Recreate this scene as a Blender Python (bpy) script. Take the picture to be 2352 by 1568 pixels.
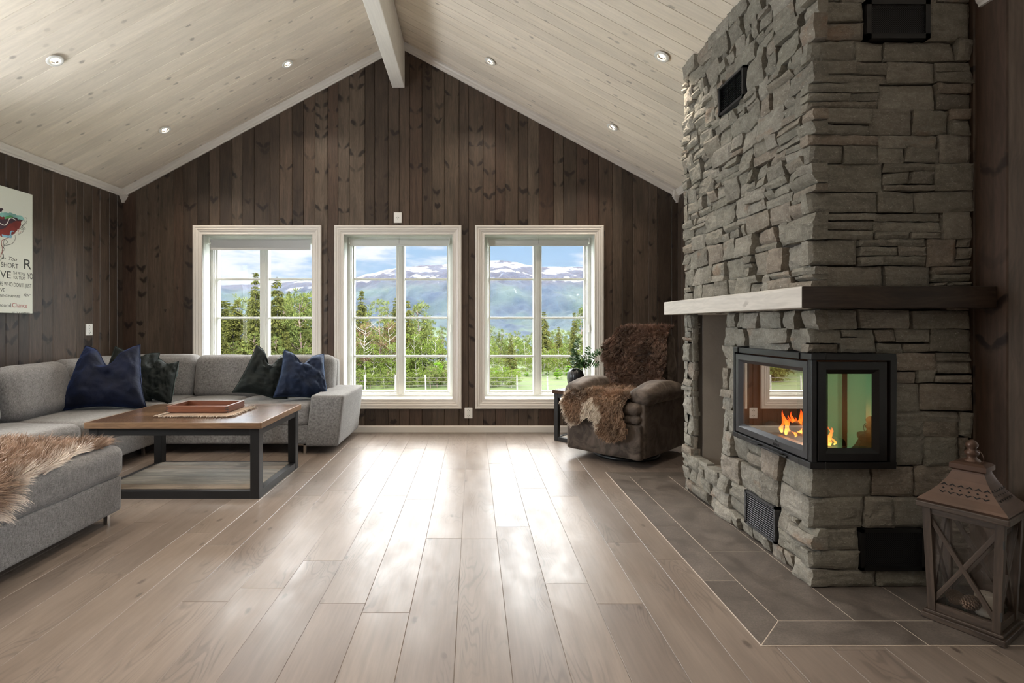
import bpy, bmesh, math, random
import numpy as np
from mathutils import Vector, Matrix, noise as mnoise
R = math.radians
for o in list(bpy.data.objects): bpy.data.objects.remove(o, do_unlink=True)
SC = bpy.context.scene
COL = SC.collection
# ------------------------------------------------------------------ camera
F = 1200.0; VX, VY = 1087.0, 745.0; CH = 1.10
cd = bpy.data.cameras.new('camera'); cam = bpy.data.objects.new('camera', cd); COL.objects.link(cam)
cam.location = (0, 0, CH); cam.rotation_euler = (R(90), 0, 0)
cd.sensor_width = 36; cd.sensor_fit = 'HORIZONTAL'; cd.lens = F/2352*36
cd.shift_x = (1176-VX)/2352; cd.shift_y = -(784-VY)/2352
cd.clip_start = 0.02; cd.clip_end = 8000
SC.camera = cam
SC.view_settings.view_transform = 'Standard'; SC.view_settings.look = 'None'
SC.view_settings.gamma = 1; SC.view_settings.use_curve_mapping = False
SC.view_settings.exposure = 0.28
# ------------------------------------------------------------------ node helper
class N:
    def __init__(s, tree): s.t = tree; s.t.nodes.clear()
    def n(s, typ, **kw):
        nd = s.t.nodes.new(typ)
        for k, v in kw.items():
            if k.startswith('i_'):
                key = k[2:]
                key = int(key) if key.isdigit() else key
                nd.inputs[key].default_value = v
            else: setattr(nd, k, v)
        return nd
    def l(s, a, b): s.t.links.new(a, b)
    def put(s, sock, v):
        if hasattr(v, 'is_output') or isinstance(v, bpy.types.NodeSocket): s.l(v, sock)
        else: sock.default_value = v
    def math(s, op, a, b=None, c=None, clamp=False):
        nd = s.n('ShaderNodeMath', operation=op, use_clamp=clamp)
        s.put(nd.inputs[0], a)
        if b is not None: s.put(nd.inputs[1], b)
        if c is not None: s.put(nd.inputs[2], c)
        return nd.outputs[0]
    def mix(s, f, a, b, mode='MIX'):
        nd = s.n('ShaderNodeMix', data_type='RGBA', blend_type=mode)
        s.put(nd.inputs[0], f); s.put(nd.inputs[6], c4(a)); s.put(nd.inputs[7], c4(b))
        return nd.outputs[2]
    def ramp(s, f, stops):
        nd = s.n('ShaderNodeValToRGB'); s.put(nd.inputs[0], f)
        e = nd.color_ramp.elements
        while len(e) < len(stops): e.new(.5)
        for i, (p, c) in enumerate(stops):
            e[i].position = p; e[i].color = c4(c) if not isinstance(c, (int, float)) else (c, c, c, 1)
        return nd.outputs[0]
    def rng(s, f, a, b, c=0., d=1., smooth=False):
        nd = s.n('ShaderNodeMapRange', clamp=True)
        if smooth: nd.interpolation_type = 'SMOOTHSTEP'
        for i, v in enumerate((f, a, b, c, d)): s.put(nd.inputs[i], v)
        return nd.outputs[0]
    def comb(s, x, y, z):
        nd = s.n('ShaderNodeCombineXYZ')
        for i, v in enumerate((x, y, z)): s.put(nd.inputs[i], v)
        return nd.outputs[0]
    def sep(s, v):
        nd = s.n('ShaderNodeSeparateXYZ'); s.put(nd.inputs[0], v); return nd.outputs
    def mapv(s, v, scale=(1,1,1), loc=(0,0,0), rot=(0,0,0)):
        nd = s.n('ShaderNodeMapping'); s.put(nd.inputs[0], v)
        nd.inputs['Scale'].default_value = scale; nd.inputs['Location'].default_value = loc; nd.inputs['Rotation'].default_value = rot
        return nd.outputs[0]
    def noise(s, v, scale=5., detail=3., rough=.5, dist=0., out=0):
        nd = s.n('ShaderNodeTexNoise'); s.put(nd.inputs['Vector'], v)
        nd.inputs['Scale'].default_value = scale; nd.inputs['Detail'].default_value = detail
        nd.inputs['Roughness'].default_value = rough; nd.inputs['Distortion'].default_value = dist
        return nd.outputs[out]
    def voro(s, v, scale=5., feat='F1', out=0, rand=1.):
        nd = s.n('ShaderNodeTexVoronoi', feature=feat); s.put(nd.inputs['Vector'], v)
        nd.inputs['Scale'].default_value = scale; nd.inputs['Randomness'].default_value = rand
        return nd.outputs[out]
    def bump(s, h, strength=.3, dist=.01):
        nd = s.n('ShaderNodeBump'); s.put(nd.inputs['Height'], h)
        nd.inputs['Strength'].default_value = strength; nd.inputs['Distance'].default_value = dist
        return nd.outputs[0]
def c4(c):
    if isinstance(c, (tuple, list)) and len(c) == 3: return (c[0], c[1], c[2], 1)
    return c
def new_mat(name):
    m = bpy.data.materials.new(name); m.use_nodes = True
    return m, N(m.node_tree)
def finish(h, col, rough=.5, metal=0., normal=None, spec=.5, sheen=0., emit=None, estr=0., coat=0., sheen_tint=None):
    p = h.n('ShaderNodeBsdfPrincipled'); o = h.n('ShaderNodeOutputMaterial')
    h.put(p.inputs['Base Color'], c4(col)); h.put(p.inputs['Roughness'], rough); h.put(p.inputs['Metallic'], metal)
    p.inputs['Specular IOR Level'].default_value = spec
    if sheen:
        p.inputs['Sheen Weight'].default_value = sheen
        p.inputs['Sheen Roughness'].default_value = .4
        if sheen_tint: p.inputs['Sheen Tint'].default_value = c4(sheen_tint)
    if coat: p.inputs['Coat Weight'].default_value = coat; p.inputs['Coat Roughness'].default_value = .15
    if emit is not None: h.put(p.inputs['Emission Color'], c4(emit)); h.put(p.inputs['Emission Strength'], estr)
    if normal is not None: h.l(normal, p.inputs['Normal'])
    h.l(p.outputs[0], o.inputs[0])
    return p
# ------------------------------------------------------------------ world: blue sky with soft clouds, boosted overhead and to the sides to light the room
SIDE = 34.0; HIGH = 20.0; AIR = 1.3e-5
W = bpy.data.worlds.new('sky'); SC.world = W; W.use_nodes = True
h = N(W.node_tree)
tc = h.n('ShaderNodeTexCoord'); d = tc.outputs['Generated']
x, y, z = h.sep(d)
zz = h.math('MAXIMUM', z, .0)
base = h.ramp(zz, [(0., (.50,.60,.70)), (.18, (.31,.47,.66)), (.6, (.22,.42,.78)), (1., (.15,.32,.7))])
cn = h.noise(h.mapv(d, (3., 3., 13.), (1.3, .2, .4)), 1.6, 7., .55)
cm = h.rng(cn, .47, .62, 0, 1, True)
skyc = h.mix(cm, base, (.80, .80, .82))
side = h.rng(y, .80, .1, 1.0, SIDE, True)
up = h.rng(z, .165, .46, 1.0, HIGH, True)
skyc = h.mix(h.rng(y, .80, .25, 0., .75), skyc, (.93, .97, 1.0))
skyc = h.mix(h.rng(z, .2, .4, 0., .9), skyc, (1.0, .97, .92))
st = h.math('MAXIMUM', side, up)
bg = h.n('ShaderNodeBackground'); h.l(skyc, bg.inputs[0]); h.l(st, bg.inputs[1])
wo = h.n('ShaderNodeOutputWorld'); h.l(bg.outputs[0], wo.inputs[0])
# ------------------------------------------------------------------ sun (high, straight behind the house, so it lights the view and not the room)
sl = bpy.data.lights.new('sun', 'SUN'); sl.energy = 28.; sl.angle = R(1.0); sl.color = (1., .95, .85)
sun = bpy.data.objects.new('sun', sl); COL.objects.link(sun)
sun.rotation_euler = Vector((0, -.62, .78)).to_track_quat('Z', 'Y').to_euler()
# ------------------------------------------------------------------ room numbers
XL, XR, YB, YF = -3.586, 2.09, 5.345, -2.6
ZE, SL = 2.472, .538
XM = (XL+XR)/2
def zc(x): return ZE + SL*min(x-XL, XR-x)
def portal(x0, y0, z0, x1, y1, z1, nrm):
    L = bpy.data.lights.new('window_portal', 'AREA'); L.shape = 'RECTANGLE'
    cx, cy, cz = (x0+x1)/2, (y0+y1)/2, (z0+z1)/2
    L.size = max(abs(x1-x0), abs(y1-y0)); L.size_y = abs(z1-z0)
    L.cycles.is_portal = True; L.energy = 1
    o = bpy.data.objects.new('window_portal', L); COL.objects.link(o)
    o.matrix_world = Matrix.Translation((cx, cy, cz)) @ (-Vector(nrm)).to_track_quat('Z', 'Y').to_matrix().to_4x4()
    # area light shines along -Z of the lamp
    o.matrix_world = Matrix.Translation((cx, cy, cz)) @ Vector((-nrm[0], -nrm[1], -nrm[2])).to_track_quat('Z', 'Y').to_matrix().to_4x4()
    return o
WIN = [(-2.86, -1.55), (-1.416, -.12), (.022, 1.332)]      # outer casing of the three gable windows
WZ0, WZ1 = .24, 2.111
CASE = .093
LW_ADDED = [(2.18, 3.12)]                             # unseen left wall window, added to light the room (y ranges)
RW_ADDED = [(-2.0, -.7)]  # unseen right wall window, also added for its light
SZ0, SZ1 = .35, 2.15
for a, b in WIN: portal(a+CASE, YB+.25, WZ0+CASE, b-CASE, YB+.25, WZ1-CASE, (0, -1, 0))
for a, b in LW_ADDED: portal(XL-.25, a, SZ0, XL-.25, b, SZ1, (1, 0, 0))
for a, b in RW_ADDED: portal(XR+.25, a, SZ0, XR+.25, b, SZ1, (-1, 0, 0))
# ------------------------------------------------------------------ object helpers
def tag(o, label=None, cat=None, group=None, kind=None):
    if label: o['label'] = label
    if cat: o['category'] = cat
    if group: o['group'] = group
    if kind: o['kind'] = kind
    return o
def empty(name, loc=(0,0,0), rz=0., label=None, cat=None, group=None, kind=None):
    o = bpy.data.objects.new(name, None); COL.objects.link(o); o.location = loc; o.rotation_euler = (0, 0, rz)
    o.empty_display_size = .1
    return tag(o, label, cat, group, kind)
def link(name, me, mat=None, parent=None, loc=None, rot=None, smooth=False):
    o = bpy.data.objects.new(name, me); COL.objects.link(o)
    if mat is not None:
        if not me.materials:
            for m in (mat if isinstance(mat, (list, tuple)) else [mat]): me.materials.append(m)
    if parent: o.parent = parent
    if loc: o.location = loc
    if rot: o.rotation_euler = rot
    if smooth:
        me.polygons.foreach_set('use_smooth', [True]*len(me.polygons))
    return o
def copy_tree(o, parent=None):
    c = o.copy(); COL.objects.link(c)
    if parent: c.parent = parent
    for ch in o.children: copy_tree(ch, c)
    return c
class MB:
    """collects faces with optional uv and a random number per face group"""
    def __init__(s): s.v = []; s.f = []; s.uv = []; s.r = []; s.mi = []
    def face(s, pts, uv=None, r=0., mi=0):
        i = len(s.v); s.v.extend([tuple(p) for p in pts]); s.f.append(tuple(range(i, i+len(pts))))
        s.uv.append(uv if uv else [(0., 0.)]*len(pts)); s.r.append(r); s.mi.append(mi)
    def box(s, x0, y0, z0, x1, y1, z1, r=0., mi=0, M=None, ax=None):
        P = [(x0,y0,z0),(x1,y0,z0),(x1,y1,z0),(x0,y1,z0),(x0,y0,z1),(x1,y0,z1),(x1,y1,z1),(x0,y1,z1)]
        if ax is None:
            d = (abs(x1-x0), abs(y1-y0), abs(z1-z0)); ax = d.index(max(d))
        if M: Q = [tuple(M @ Vector(p)) for p in P]
        else: Q = P
        for f in ((3,2,1,0),(4,5,6,7),(0,1,5,4),(1,2,6,5),(2,3,7,6),(3,0,4,7)):
            uv = []
            cs = [P[i] for i in f]
            rng_ = [max(c[k] for c in cs)-min(c[k] for c in cs) for k in range(3)]
            o = [k for k in range(3) if k != ax]
            for c in cs:
                k = o[0] if rng_[o[0]] >= rng_[o[1]] else o[1]
                mid = ((x0+x1)/2, (y0+y1)/2, (z0+z1)/2)[k]
                if rng_[ax] < 1e-9: uv.append((c[o[0]]-mid, c[o[1]]))
                else: uv.append((c[k]-mid, c[ax]))
            s.face([Q[i] for i in f], uv, r, mi)
    def mesh(s, name, weld=False):
        me = bpy.data.meshes.new(name); me.from_pydata(s.v, [], s.f); 
        ul = me.uv_layers.new(name='UVMap')
        fl = [c for f in s.uv for p in f for c in p]
        ul.data.foreach_set('uv', fl)
        at = me.attributes.new('rnd', 'FLOAT', 'FACE'); at.data.foreach_set('value', s.r)
        me.polygons.foreach_set('material_index', s.mi)
        if weld:
            bm = bmesh.new(); bm.from_mesh(me); bmesh.ops.remove_doubles(bm, verts=bm.verts, dist=1e-5); bm.to_mesh(me); bm.free()
        me.update(); return me
    def obj(s, name, mat, parent=None, smooth=False, weld=False, bevel=0., loc=None, rot=None):
        me = s.mesh(name, weld or bevel > 0)
        o = link(name, me, mat, parent, loc, rot, smooth)
        if bevel > 0:
            b = o.modifiers.new('bevel', 'BEVEL'); b.width = bevel; b.segments = 2; b.limit_method = 'ANGLE'; b.angle_limit = R(40)
            if hasattr(b, 'harden_normals'): b.harden_normals = False
        return o
def grid_mesh(fn, nu, nv, name='grid', close_u=False, uvs=None, flip=False):
    V = []; Fc = []; UV = []
    for j in range(nv+1):
        for i in range(nu+(0 if close_u else 1)):
            V.append(tuple(fn(i/nu, j/nv)))
    w = nu if close_u else nu+1
    for j in range(nv):
        for i in range(nu):
            a = j*w+i; b = j*w+(i+1) % w if close_u else j*w+i+1
            q = (a, b, b+w, a+w)
            Fc.append(q[::-1] if flip else q)
            u0, u1, v0, v1 = i/nu, (i+1)/nu, j/nv, (j+1)/nv
            c = [(u0,v0),(u1,v0),(u1,v1),(u0,v1)]
            UV.append(c[::-1] if flip else c)
    me = bpy.data.meshes.new(name); me.from_pydata(V, [], Fc)
    ul = me.uv_layers.new(name='UVMap'); ul.data.foreach_set('uv', [c for f in UV for p in f for c in p])
    me.update(); return me
def lathe_mesh(prof, n=32, name='lathe', rib=None):
    """prof: (r, z) from bottom to top"""
    def fn(u, v):
        t = v*(len(prof)-1); i = min(int(t), len(prof)-2); k = t-i
        r = prof[i][0]*(1-k)+prof[i+1][0]*k; zz_ = prof[i][1]*(1-k)+prof[i+1][1]*k
        a = u*2*math.pi
        if rib: r *= 1+rib(a, zz_)
        return (r*math.cos(a), r*math.sin(a), zz_)
    return grid_mesh(fn, n, (len(prof)-1), name, close_u=True)
def tube_mesh(pts, rad, n=8, name='tube', cap=True):
    """rad: float or list"""
    V = []; Fc = []
    P = [Vector(p) for p in pts]
    up = Vector((0, 0, 1))
    for i, p in enumerate(P):
        t = (P[min(i+1, len(P)-1)]-P[max(i-1, 0)]).normalized()
        a = t.cross(up)
        if a.length < .05: a = t.cross(Vector((1, 0, 0)))
        a.normalize(); b = a.cross(t)
        r = rad[i] if isinstance(rad, (list, tuple)) else rad
        for k in range(n):
            an = 2*math.pi*k/n
            V.append(tuple(p+(a*math.cos(an)+b*math.sin(an))*r))
    for i in range(len(P)-1):
        for k in range(n):
            Fc.append((i*n+k, i*n+(k+1) % n, (i+1)*n+(k+1) % n, (i+1)*n+k))
    if cap: Fc.append(tuple(range(n))[::-1]); Fc.append(tuple(range((len(P)-1)*n, len(P)*n)))
    me = bpy.data.meshes.new(name); me.from_pydata(V, [], Fc); me.update(); return me
def join_meshes(mes, name='joined'):
    bm = bmesh.new()
    for m in mes: bm.from_mesh(m)
    me = bpy.data.meshes.new(name); bm.to_mesh(me); bm.free(); return me
def cushion_mesh(sx, sy, sz, r, puff=0., n=14, axis=2, wob=.0, seed=0, name='cushion', fn=None):
    """rounded box centred on the origin, puffed along one axis"""
    hf = (sx/2, sy/2, sz/2); r = min(r, min(hf)*.98)
    key = {}; V = []; Fc = []
    def samp(i):
        t = i/n*2-1
        return math.copysign(1-(1-abs(t))**1.6, t) if abs(t) > 0 else 0.
    def vert(p):
        k = tuple(round(c, 5) for c in p)
        if k in key: return key[k]
        q = Vector((p[0]*hf[0], p[1]*hf[1], p[2]*hf[2]))
        inn = Vector([max(-(hf[c]-r), min(hf[c]-r, q[c])) for c in range(3)])
        dd = q-inn
        if dd.length > 1e-9: q = inn+dd.normalized()*r
        o = [c for c in range(3) if c != axis]
        g = max(0, (1-p[o[0]]**2))*max(0, (1-p[o[1]]**2))
        q[axis] *= 1+puff*g**.6
        if wob:
            nn = mnoise.noise_vector(Vector((q.x*5+seed*7.1, q.y*5, q.z*5)))
            n2 = mnoise.noise_vector(Vector((q.x*14+seed*3.1, q.y*14, q.z*14)))
            q += nn*wob+n2*wob*.35
        if fn: q = fn(q)
        key[k] = len(V); V.append(tuple(q)); return key[k]
    for ax in range(3):
        for sgn in (-1, 1):
            for i in range(n):
                for j in range(n):
                    c = []
                    for (a, b) in ((i, j), (i+1, j), (i+1, j+1), (i, j+1)):
                        p = [0, 0, 0]; p[ax] = float(sgn); p[(ax+1) % 3] = samp(a); p[(ax+2) % 3] = samp(b)
                        c.append(vert(p))
                    Fc.append(tuple(c) if sgn > 0 else tuple(c[::-1]))
    me = bpy.data.meshes.new(name); me.from_pydata(V, [], Fc); me.update(); return me
# ------------------------------------------------------------------ materials
def attr(h, name='rnd'):
    return h.n('ShaderNodeAttribute', attribute_name=name).outputs['Fac']
def wood_mat(name, cols, knot=(.013,.008,.006), kthr=.84, vk=.9, grain=.35, rough=.5, spec=.4, kscale=(8., 13.), kstr=.9, bump=.15, bl=(60, 2.2), sheen_=0., fine=1., coat=0., warp=.3):
    m, h = new_mat(name)
    uv = h.n('ShaderNodeUVMap', uv_map='UVMap').outputs[0]
    u, v, _ = h.sep(uv)
    r = attr(h)
    r50 = h.math('MULTIPLY', r, 53.7)
    au = h.math('ABSOLUTE', h.math('ADD', u, h.math('MULTIPLY', h.math('SUBTRACT', h.noise(h.comb(0., h.math('MULTIPLY', v, 1.5), h.math('MULTIPLY', r, 53.7)), 2., 0.), .5), .10)))
    # grain
    nz = h.noise(h.comb(h.math('MULTIPLY', u, 1.), h.math('MULTIPLY', v, .06), r50), bl[0], 5., .6, .3)
    nb = h.noise(h.comb(h.math('MULTIPLY', u, 1.), h.math('MULTIPLY', v, .35), r50), 9., 3., .5, .4)
    cathedral = h.math('SINE', h.math('MULTIPLY', h.math('ADD', h.math('MULTIPLY', nb, 9.), h.math('MULTIPLY', au, 55.)), 5.))
    base = h.ramp(r, [(i/(len(cols)-1), c) for i, c in enumerate(cols)])
    g = h.rng(nz, .3, .7, 1-grain, 1+grain*.6)
    g2 = h.rng(cathedral, -1, 1, 1-grain*.25, 1+grain*.15)
    g3 = h.rng(nb, .3, .7, 1-grain*.5*fine, 1+grain*.45*fine)
    gg = h.math('MULTIPLY', h.math('MULTIPLY', g, g2), g3)
    vm = h.n('ShaderNodeVectorMath', operation='SCALE'); h.l(base, vm.inputs[0]); h.l(gg, vm.inputs['Scale'])
    # knots, mirrored about the heart of each board
    vv = h.math('SUBTRACT', v, h.math('MULTIPLY', au, vk))
    wob = h.noise(h.comb(u, v, r50), 25., 2., .5)
    kv = h.comb(h.math('ADD', h.math('ADD', h.math('MULTIPLY', au if vk else u, kscale[0]), h.math('MULTIPLY', wob, .25)), h.math('MULTIPLY', r, 977.)), h.math('ADD', h.math('ADD', h.math('MULTIPLY', vv, kscale[1]), h.math('MULTIPLY', wob, warp)), h.math('MULTIPLY', r, 431.)), 0.)
    vo = h.n('ShaderNodeTexVoronoi', feature='F1', voronoi_dimensions='2D'); h.l(kv, vo.inputs['Vector']); vo.inputs['Scale'].default_value = 1.
    cr = h.sep(vo.outputs['Color'])[0]
    on = h.rng(cr, kthr, kthr+.04)
    kd = h.rng(vo.outputs['Distance'], .14, .46, 1, 0, True)
    k = h.math('MULTIPLY', h.math('MULTIPLY', on, kd), kstr)
    col = h.mix(k, vm.outputs[0], knot)
    bp = h.bump(h.math('ADD', nz, h.math('MULTIPLY', k, .5)), bump, .004)
    finish(h, col, rough, 0, bp, spec, coat=coat)
    return m
M = {}
M['wallwood'] = wood_mat('dark_stained_pine', [(.080,.056,.040), (.040,.027,.019), (.090,.065,.046), (.064,.038,.026), (.108,.081,.059)], kthr=.83, rough=.42, bump=.2, kscale=(8., 13.), kstr=.93, vk=.75, warp=.8)
M['ceilwood'] = wood_mat('white_washed_pine', [(.80,.715,.60), (.74,.665,.565), (.85,.765,.65), (.77,.685,.57)], knot=(.33,.29,.25), kthr=.95, vk=0, grain=.09, rough=.55, kscale=(24., 15.), kstr=.75, bump=.05, bl=(35, 2))
M['white'] = None
def plain(name, col, rough=.5, metal=0., spec=.5, bump=0., bscale=200., var=.0, sheen=0., coat=0., sheen_tint=None):
    m, h = new_mat(name)
    ob = h.n('ShaderNodeTexCoord').outputs['Object']
    nz = h.noise(ob, bscale, 3., .5)
    big = h.noise(ob, 6., 3., .5)
    c = h.mix(h.rng(big, .3, .7), tuple(x*(1-var) for x in col), tuple(min(1, x*(1+var)) for x in col))
    finish(h, c, rough, metal, h.bump(nz, bump, .002) if bump else None, spec, sheen, coat=coat, sheen_tint=sheen_tint)
    return m
M['white'] = plain('white_paint', (.64,.60,.545), .4, var=.02)
M['whitewin'] = plain('white_window_paint', (.60,.61,.57), .35, var=.01)
M['black'] = plain('matt_black_metal', (.008,.008,.0085), .42, .0, var=.1, bump=.1)
M['graymetal'] = plain('dark_cast_iron', (.055,.056,.06), .36, .5, var=.1, bump=.1)
M['chrome'] = plain('brushed_steel', (.6,.58,.55), .25, 1.)
M['blackhole'] = plain('soot_black', (.006,.006,.006), .9)
M['plastic'] = plain('white_plastic', (.75,.74,.70), .3)
M['plug'] = plain('plug_hole_dark', (.03,.03,.03), .6)
M['blind'] = plain('blind_cloth_grey', (.50,.50,.49), .8)
def fabric(name, c1, c2, scale=1500., sheen=.15, bump=.4):
    m, h = new_mat(name)
    ob = h.n('ShaderNodeTexCoord').outputs['Object']
    a = h.noise(h.mapv(ob, (1, .12, 1)), scale*.35, 2., .6)
    b = h.noise(h.mapv(ob, (.12, 1, .12)), scale*.35, 2., .6)
    c_ = h.noise(ob, 30., 3., .6)
    w = h.math('ADD', h.math('MULTIPLY', a, .5), h.math('MULTIPLY', b, .5))
    w = h.math('ADD', w, h.math('MULTIPLY', h.math('SUBTRACT', c_, .5), .15))
    col = h.mix(h.rng(w, .36, .64), c1, c2)
    finish(h, col, .9, 0, h.bump(w, bump, .003), .2, sheen)
    return m
M['sofa'] = fabric('grey_woven_upholstery', (.085,.081,.078), (.235,.227,.220))
def velvet(name, col, tint):
    m, h = new_mat(name)
    ob = h.n('ShaderNodeTexCoord').outputs['Object']
    a = h.noise(ob, 9., 4., .55, .6)
    col_ = h.mix(h.rng(a, .3, .7), tuple(x*.6 for x in col), tuple(x*1.5 for x in col))
    finish(h, col_, .75, 0, h.bump(a, .35, .03), .2, .8, sheen_tint=tint)
    return m
M['navy'] = velvet('navy_velvet', (.0018,.0036,.0135), (.04,.075,.22))
M['green'] = velvet('dark_green_velvet', (.006,.0085,.008), (.08,.11,.10))
M['denim'] = velvet('blue_cotton_velvet', (.005,.010,.026), (.12,.2,.36))
def suede(name, c1, c2):
    m, h = new_mat(name)
    ob = h.n('ShaderNodeTexCoord').outputs['Object']
    a = h.noise(ob, 7., 4., .6, 1.2)
    b = h.noise(ob, 250., 2., .5)
    finish(h, h.mix(h.rng(a, .38, .62), c1, c2), .8, 0, h.bump(h.math('ADD', a, h.math('MULTIPLY', b, .15)), .3, .02), .25, .35, sheen_tint=(.6,.5,.42))
    return m
M['suede'] = suede('brown_suede', (.045,.034,.027), (.125,.098,.080))
M['suede_side'] = M['suede']
def fur_mat(name):
    m, h = new_mat(name)
    at = h.n('ShaderNodeAttribute', attribute_name='furcol').outputs['Color']
    finish(h, at, .6, 0, None, .25, .3, sheen_tint=(.8,.7,.6))
    return m
M['fur'] = fur_mat('sheepskin_wool')
# floor laminate
m, h = new_mat('oak_laminate'); M['floor'] = m
uv = h.n('ShaderNodeUVMap', uv_map='UVMap').outputs[0]; u, v, _ = h.sep(uv); r = attr(h); r50 = h.math('MULTIPLY', r, 71.3)
nz = h.noise(h.comb(u, h.math('MULTIPLY', v, .05), r50), 70., 5., .6, .2)
nb = h.noise(h.comb(h.math('MULTIPLY', u, 2.5), h.math('MULTIPLY', v, .5), r50), 3.2, 5., .62, .8)
wv = h.math('SINE', h.math('MULTIPLY', h.noise(h.comb(h.math('MULTIPLY', u, 3.), h.math('MULTIPLY', v, .55), r50), 2.2, 2., .45, .3), 150.))
wm = h.rng(h.noise(h.comb(u, h.math('MULTIPLY', v, .5), h.math('ADD', r50, 9.)), 4., 1.), .52, .62)
base = h.ramp(r, [(0, (.205,.163,.136)), (.35, (.172,.139,.118)), (.7, (.228,.182,.150)), (1, (.19,.154,.130))])
base = h.mix(h.rng(nb, .35, .72), base, h.mix(.62, base, (.135,.105,.085)))
fac = h.math('MULTIPLY', h.rng(nz, .3, .7, .88, 1.08), h.math('SUBTRACT', 1., h.math('MULTIPLY', h.rng(wv, .3, 1., 0, .24), wm)))
vm = h.n('ShaderNodeVectorMath', operation='SCALE'); h.l(base, vm.inputs[0]); h.l(fac, vm.inputs['Scale'])
kv = h.comb(h.math('ADD', h.math('MULTIPLY', u, 16.), h.math('MULTIPLY', r, 877.)), h.math('ADD', h.math('MULTIPLY', v, 7.), h.math('MULTIPLY', r, 431.)), 0.)
vo = h.n('ShaderNodeTexVoronoi', feature='F1', voronoi_dimensions='2D'); h.l(kv, vo.inputs['Vector']); vo.inputs['Scale'].default_value = 1.
kk = h.math('MULTIPLY', h.rng(h.sep(vo.outputs['Color'])[0], .95, .96), h.rng(h.math('ADD', vo.outputs['Distance'], h.math('MULTIPLY', h.noise(h.comb(u, v, r50), 30., 4.), .3)), .2, .38, .75, 0, True))
col = h.mix(kk, vm.outputs[0], (.07,.052,.042))
rg = h.rng(h.noise(h.comb(u, h.math('MULTIPLY', v, .4), r50), 9., 4., .6),   .3, .7, .30, .44)
finish(h, col, rg, 0, h.bump(h.math('ADD', nz, h.math('MULTIPLY', wv, .05)), .12, .002), .5, coat=.0)
# hearth tile
m, h = new_mat('grey_brown_stone_tile'); M['tile'] = m
ob = h.n('ShaderNodeTexCoord').outputs['Object']; r = attr(h)
a = h.noise(ob, 7., 8., .65, .5); b = h.noise(ob, 160., 3., .6)
c = h.mix(h.rng(a, .3, .7), (.075,.064,.056), (.20,.17,.148)); c = h.mix(h.rng(r, 0, 1, 0, .25), c, (.08,.066,.055)); c = h.mix(h.rng(b, .35, .65, 0, .5), c, (.055,.046,.040))
finish(h, c, h.rng(a, .3, .7, .35, .5), 0, h.bump(b, .25, .002), .5)
M['grout'] = plain('pale_grout', (.55,.48,.42), .8)
# slate stone
m, h = new_mat('split_grey_slate'); M['stone'] = m
ob = h.n('ShaderNodeTexCoord').outputs['Object']; r = attr(h)
off = h.n('ShaderNodeVectorMath', operation='ADD'); h.l(ob, off.inputs[0]); h.l(h.comb(h.math('MULTIPLY', r, 31.), h.math('MULTIPLY', r, 17.), h.math('MULTIPLY', r, 7.)), off.inputs[1])
p = off.outputs[0]
base = h.ramp(r, [(0, (.22,.20,.165)), (.2, (.37,.35,.295)), (.4, (.26,.245,.20)), (.6, (.46,.425,.365)), (.78, (.31,.295,.24)), (.9, (.38,.295,.23)), (1, (.35,.325,.28))])
st_ = h.noise(h.mapv(p, (1, 1, 2.2)), 11., 8., .72, .4)
fine = h.noise(p, 60., 5., .7)
c = h.mix(h.rng(st_, .3, .7), h.mix(.6, base, (.10,.09,.075)), h.mix(.3, base, (.46,.44,.38)))
c = h.mix(h.rng(fine, .35, .65, 0, .35), c, (.13,.12,.10))
rust = h.rng(h.noise(h.mapv(p, (1, 1, 2)), 3.5, 4., .6), .62, .72, 0, .45)
c = h.mix(rust, c, (.30,.17,.10))
chips = h.rng(h.noise(h.mapv(p, (1, 1, 1.6)), 75., 5., .8), .60, .66, 0, .75)
c = h.mix(chips, c, (.60,.56,.49))
vein = h.math('ABSOLUTE', h.math('SUBTRACT', h.noise(h.mapv(p, (1., 1., 1.), rot=(.5, .4, .3)), 14., 6., .7, .8), .5))
c = h.mix(h.rng(vein, 0., .006, .45, 0), c, (.62,.58,.50))
finish(h, c, .8, 0, h.bump(h.math('ADD', st_, h.math('MULTIPLY', fine, .6)), .9, .014), .3)
M['mortar'] = plain('grey_mortar', (.07,.06,.05), .95, bump=.5, bscale=90., var=.15)
M['plaster'] = plain('rough_plaster', (.36,.32,.275), .95, bump=.5, bscale=60., var=.08)
M['mantel'] = wood_mat('dark_pine_beam', [(.035,.023,.017), (.055,.037,.026)], kthr=.955, vk=0, grain=.5, rough=.45, kscale=(14., 5.), bump=.3, bl=(45, 2), spec=.3, coat=.0)  # dark wood for the short side of the mantel
M['mantel_white'] = wood_mat('pale_pine_beam', [(.62,.58,.53), (.66,.62,.56)], knot=(.15,.12,.10), kthr=.955, vk=0, grain=.16, rough=.35, kscale=(20., 9.), bump=.3, bl=(45, 2))  # much paler wood for the long side of the mantel
M['beam'] = wood_mat('white_painted_beam', [(.80,.77,.71), (.82,.79,.73)], knot=(.55,.5,.45), kthr=.955, vk=0, grain=.06, rough=.5, kscale=(12., 6.), kstr=.4, bump=.08, bl=(40, 2))
M['tabletop'] = wood_mat('oiled_reclaimed_pine', [(.105,.058,.032), (.05,.029,.018), (.15,.085,.046), (.075,.042,.025)], kthr=.955, vk=0, grain=.45, rough=.2, kscale=(14., 6.), bump=.15, bl=(50, 2), spec=.7)
M['tableedge'] = wood_mat('pine_end_edge', [(.15,.085,.045), (.22,.13,.07)], kthr=.955, vk=0, grain=.35, rough=.4, kscale=(14., 6.), bump=.2, bl=(50, 2))
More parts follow.
